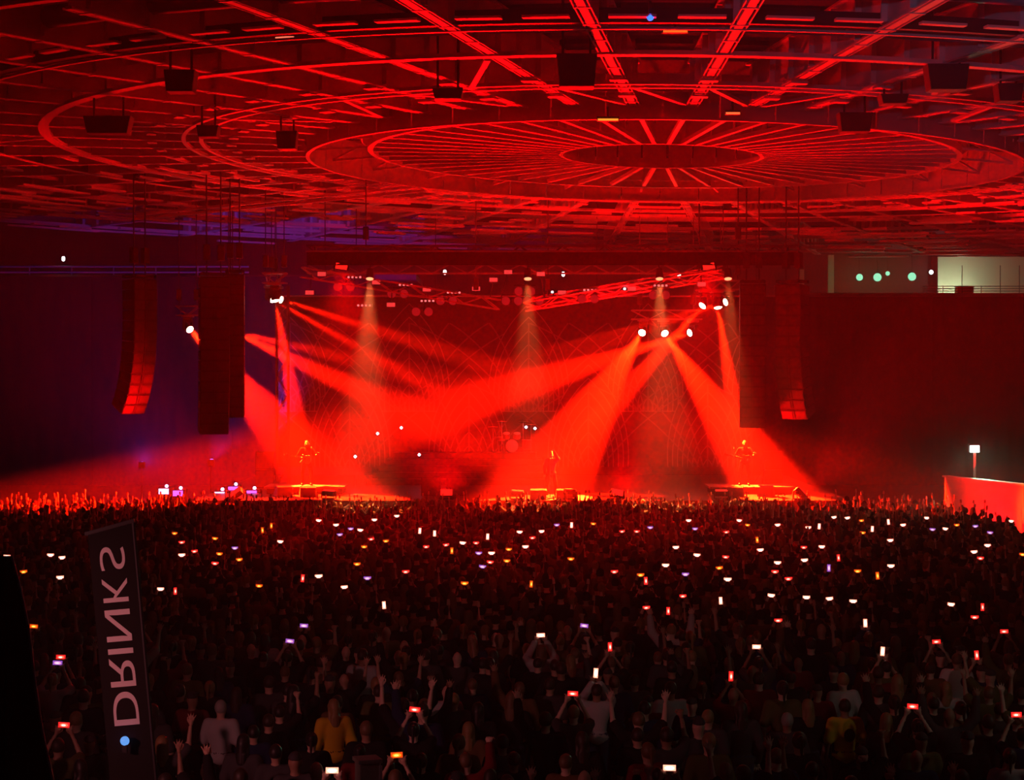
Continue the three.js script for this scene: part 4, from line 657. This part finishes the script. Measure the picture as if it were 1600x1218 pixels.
// ------------------------------------------------------------------ washes
function washLight(p, target, half, power, color, label, hung = false) {
  const dir = target.clone().sub(p).normalize();
  const t = thing('wash_light', label, 'stage light', p.clone(), 'red washes along the stage edge');
  part(hung ? 'bracket' : 'floor_stand', join([box(0.5, 0.05, 0.4, 0, hung ? 0.14 : -0.2, 0), box(0.05, 0.3, 0.1, -0.27, -0.06, 0), box(0.05, 0.3, 0.1, 0.27, -0.06, 0)]), M.black, t);
  const h = part('housing', rbox(0.5, 0.2, 0.3, 0.03), M.black, t); h.quaternion.setFromUnitVectors(V(0, 1, 0), dir);
  part('led_lens', box(0.44, 0.02, 0.24, 0, 0.11, 0), glow(1, 0.012, 0.008, 1.6), h);
  const s = new THREE.SpotLight(color, power * FLOOD, 0, half, 0.8, 2); s.position.copy(p).addScaledVector(dir, 0.2); s.target.position.copy(target); s.castShadow = true; s.shadow.radius = 12; s.name = 'wash'; scene.add(s, s.target);
}
washLight(V(-7, SY + 0.25, -69.9), V(-6, 14, -68), 1.5, 650, WASH, 'red LED wash on the stage edge below the left guitarist');
washLight(V(0.2, SY + 0.25, -69.7), V(1, 14, -67.5), 1.5, 650, WASH, 'red LED wash on the stage edge below the singer');
washLight(V(8, SY + 0.25, -69.9), V(8, 14, -68), 1.5, 650, WASH, 'red LED wash on the stage edge below the right guitarist');
washLight(V(-2.5, SY + 0.25, -69.8), V(-2, 13.6, -45), 0.5, 5600, WASH, 'red LED flood on the stage edge thrown at the roof, left of the singer');
washLight(V(4, SY + 0.25, -69.8), V(9, 13.6, -45), 0.5, 5600, WASH, 'red LED flood on the stage edge thrown at the roof, right of the singer');
washLight(V(-10.5, SY + 0.25, -69.8), V(-22, 13.6, -58), 0.6, 1200, WASH, 'red LED flood on the stage edge thrown at the left roof');
washLight(V(11, SY + 0.25, -69.8), V(24, 13.6, -72), 0.6, 2000, WASH, 'red LED flood on the stage edge thrown at the right roof');
washLight(V(2.2, SY + 0.25, -69.8), V(2.5, 13.6, -84), 0.75, 2200, WASH, 'red LED flood on the stage edge tilted back at the roof over the stage');
for (const [x, label] of [[-6.5, 'red LED wash hung left on the header truss, turned to the crowd'], [7.5, 'red LED wash hung right on the header truss, turned to the crowd']]) washLight(V(x, 10.55, -69.75), V(x * 0.6, 1, -53), 0.3, 8500, WASH, label, true);
{ // red batten at the foot of the side barrier
  const t = thing('red_floor_batten', 'red LED batten on the floor at the foot of the tarpaulin barrier', 'stage light', V(15.9, 0.12, -65.2)); part('housing', rbox(2.4, 0.2, 0.2, 0.03, 0, 0, 0), M.black, t).rotation.y = 1.37; part('led_strip', box(2.3, 0.02, 0.12, 0, 0.11, 0), glow(1, 0.03, 0.02, 3), t).rotation.y = 1.37;
  const s = new THREE.SpotLight(WASH, 420, 0, 1.3, 0.8, 2); s.position.set(15.95, 0.4, -65.2); s.target.position.set(17.4, 1.5, -65.4); s.castShadow = true; s.shadow.radius = 10; scene.add(s, s.target);
}
// warm audience lights hung from the header truss, pouring down on the front rows
const WARM = new THREE.Color().setRGB(1, 0.22, 0.06);
function audienceLight(x, power, half, label) {
  const p = V(x, 10.2, -69.6), target = V(x, 1.8, -66.2), dir = target.clone().sub(p).normalize(), t = thing('audience_light', label, 'stage light', p, 'audience lights over the front rows');
  const h = part('housing', new THREE.CylinderGeometry(0.16, 0.12, 0.4, 14), M.black, t); h.quaternion.setFromUnitVectors(V(0, 1, 0), dir);
  part('lamp_lens', cyl(0.14, 0.14, 0.02, 14, 0, 0.2, 0), glow(1, 0.35, 0.15, 2), h); part('hanger', rod(V(0, 0.1, 0), V(0, Math.abs(x) < 10.5 ? 0.55 : deckY(x) - p.y, Math.abs(x) < 10.5 ? -0.45 : 0), 0.025, 6), M.black, t);
  const s = new THREE.SpotLight(WARM, power, 0, half, 0.7, 2); s.position.copy(p).addScaledVector(dir, 0.24); s.target.position.copy(target); s.castShadow = true; s.shadow.radius = 6; scene.add(s, s.target);
}
for (const [x, pw, half, label] of [[-5.4, 10000, 0.21, 'audience light over the front rows below the left guitarist'], [0.6, 5500, 0.22, 'audience light over the front rows below the singer'], [5.6, 10000, 0.21, 'audience light between the singer and the right guitarist'], [8.2, 4500, 0.2, 'audience light over the front rows below the right guitarist']]) audienceLight(x, pw, half, label);
// bar lamps at the two sides of the floor, beyond the frame
function barLamp(p, target, half, power, color, label) {
  const dir = target.clone().sub(p).normalize(), t = thing('bar_lamp', label, 'lamp', p); part('lamp_lens', cyl(0.15, 0.15, 0.03, 14), glow(color.r, color.g, color.b, 2), t).quaternion.setFromUnitVectors(V(0, 1, 0), dir);
  part('shade', new THREE.ConeGeometry(0.24, 0.25, 16, 1, true), M.black, t).quaternion.setFromUnitVectors(V(0, -1, 0), dir); part('cord', rod(V(0, 0.1, 0), V(0, deckY(p.x) - p.y, 0), 0.012, 5), M.black, t);
  const s = new THREE.SpotLight(color, power, 0, half, 0.9, 2); s.position.copy(p).addScaledVector(dir, 0.16); s.target.position.copy(target); s.castShadow = true; s.shadow.radius = 8; scene.add(s, s.target);
}
barLamp(V(-8.5, 4.6, -14.5), V(-4.6, 3.2, -20.5), 0.42, 75, new THREE.Color().setRGB(1, 0.24, 0.26), 'shaded bar lamp beyond the DRINKS flag');
barLamp(V(11.5, 6.5, -22), V(5.5, 1.4, -26), 0.75, 7, new THREE.Color().setRGB(1, 0.95, 0.75), 'shaded bar lamp beside the blue counter');
barLamp(V(0.5, 12.4, -15), V(0.5, 1.4, -24), 0.5, 0.6, new THREE.Color().setRGB(0.9, 0.9, 0.8), 'dim house lamp above the rear of the crowd');
{ // cool uplight of the concourse behind the stands
  const t = thing('concourse_uplight', 'cool uplight on the concourse parapet behind the stands', 'lamp', V(-6, 8.2, 3)); part('housing', rbox(0.8, 0.2, 0.3, 0.02), M.black, t); part('lamp_lens', box(0.72, 0.02, 0.24, 0, 0.11, 0), glow(0.35, 0.5, 1, 1), t); part('column', box(0.2, 8.1, 0.2, 0, -4.15, 0), M.concrete, t);
  const s = new THREE.SpotLight(new THREE.Color().setRGB(0.35, 0.5, 1), 620, 0, 0.44, 0.9, 2); s.position.set(-6, 8.4, 3); s.target.position.set(3, 15, -12); s.castShadow = true; s.shadow.radius = 10; scene.add(s, s.target);
}
renderer.render(scene, camera);
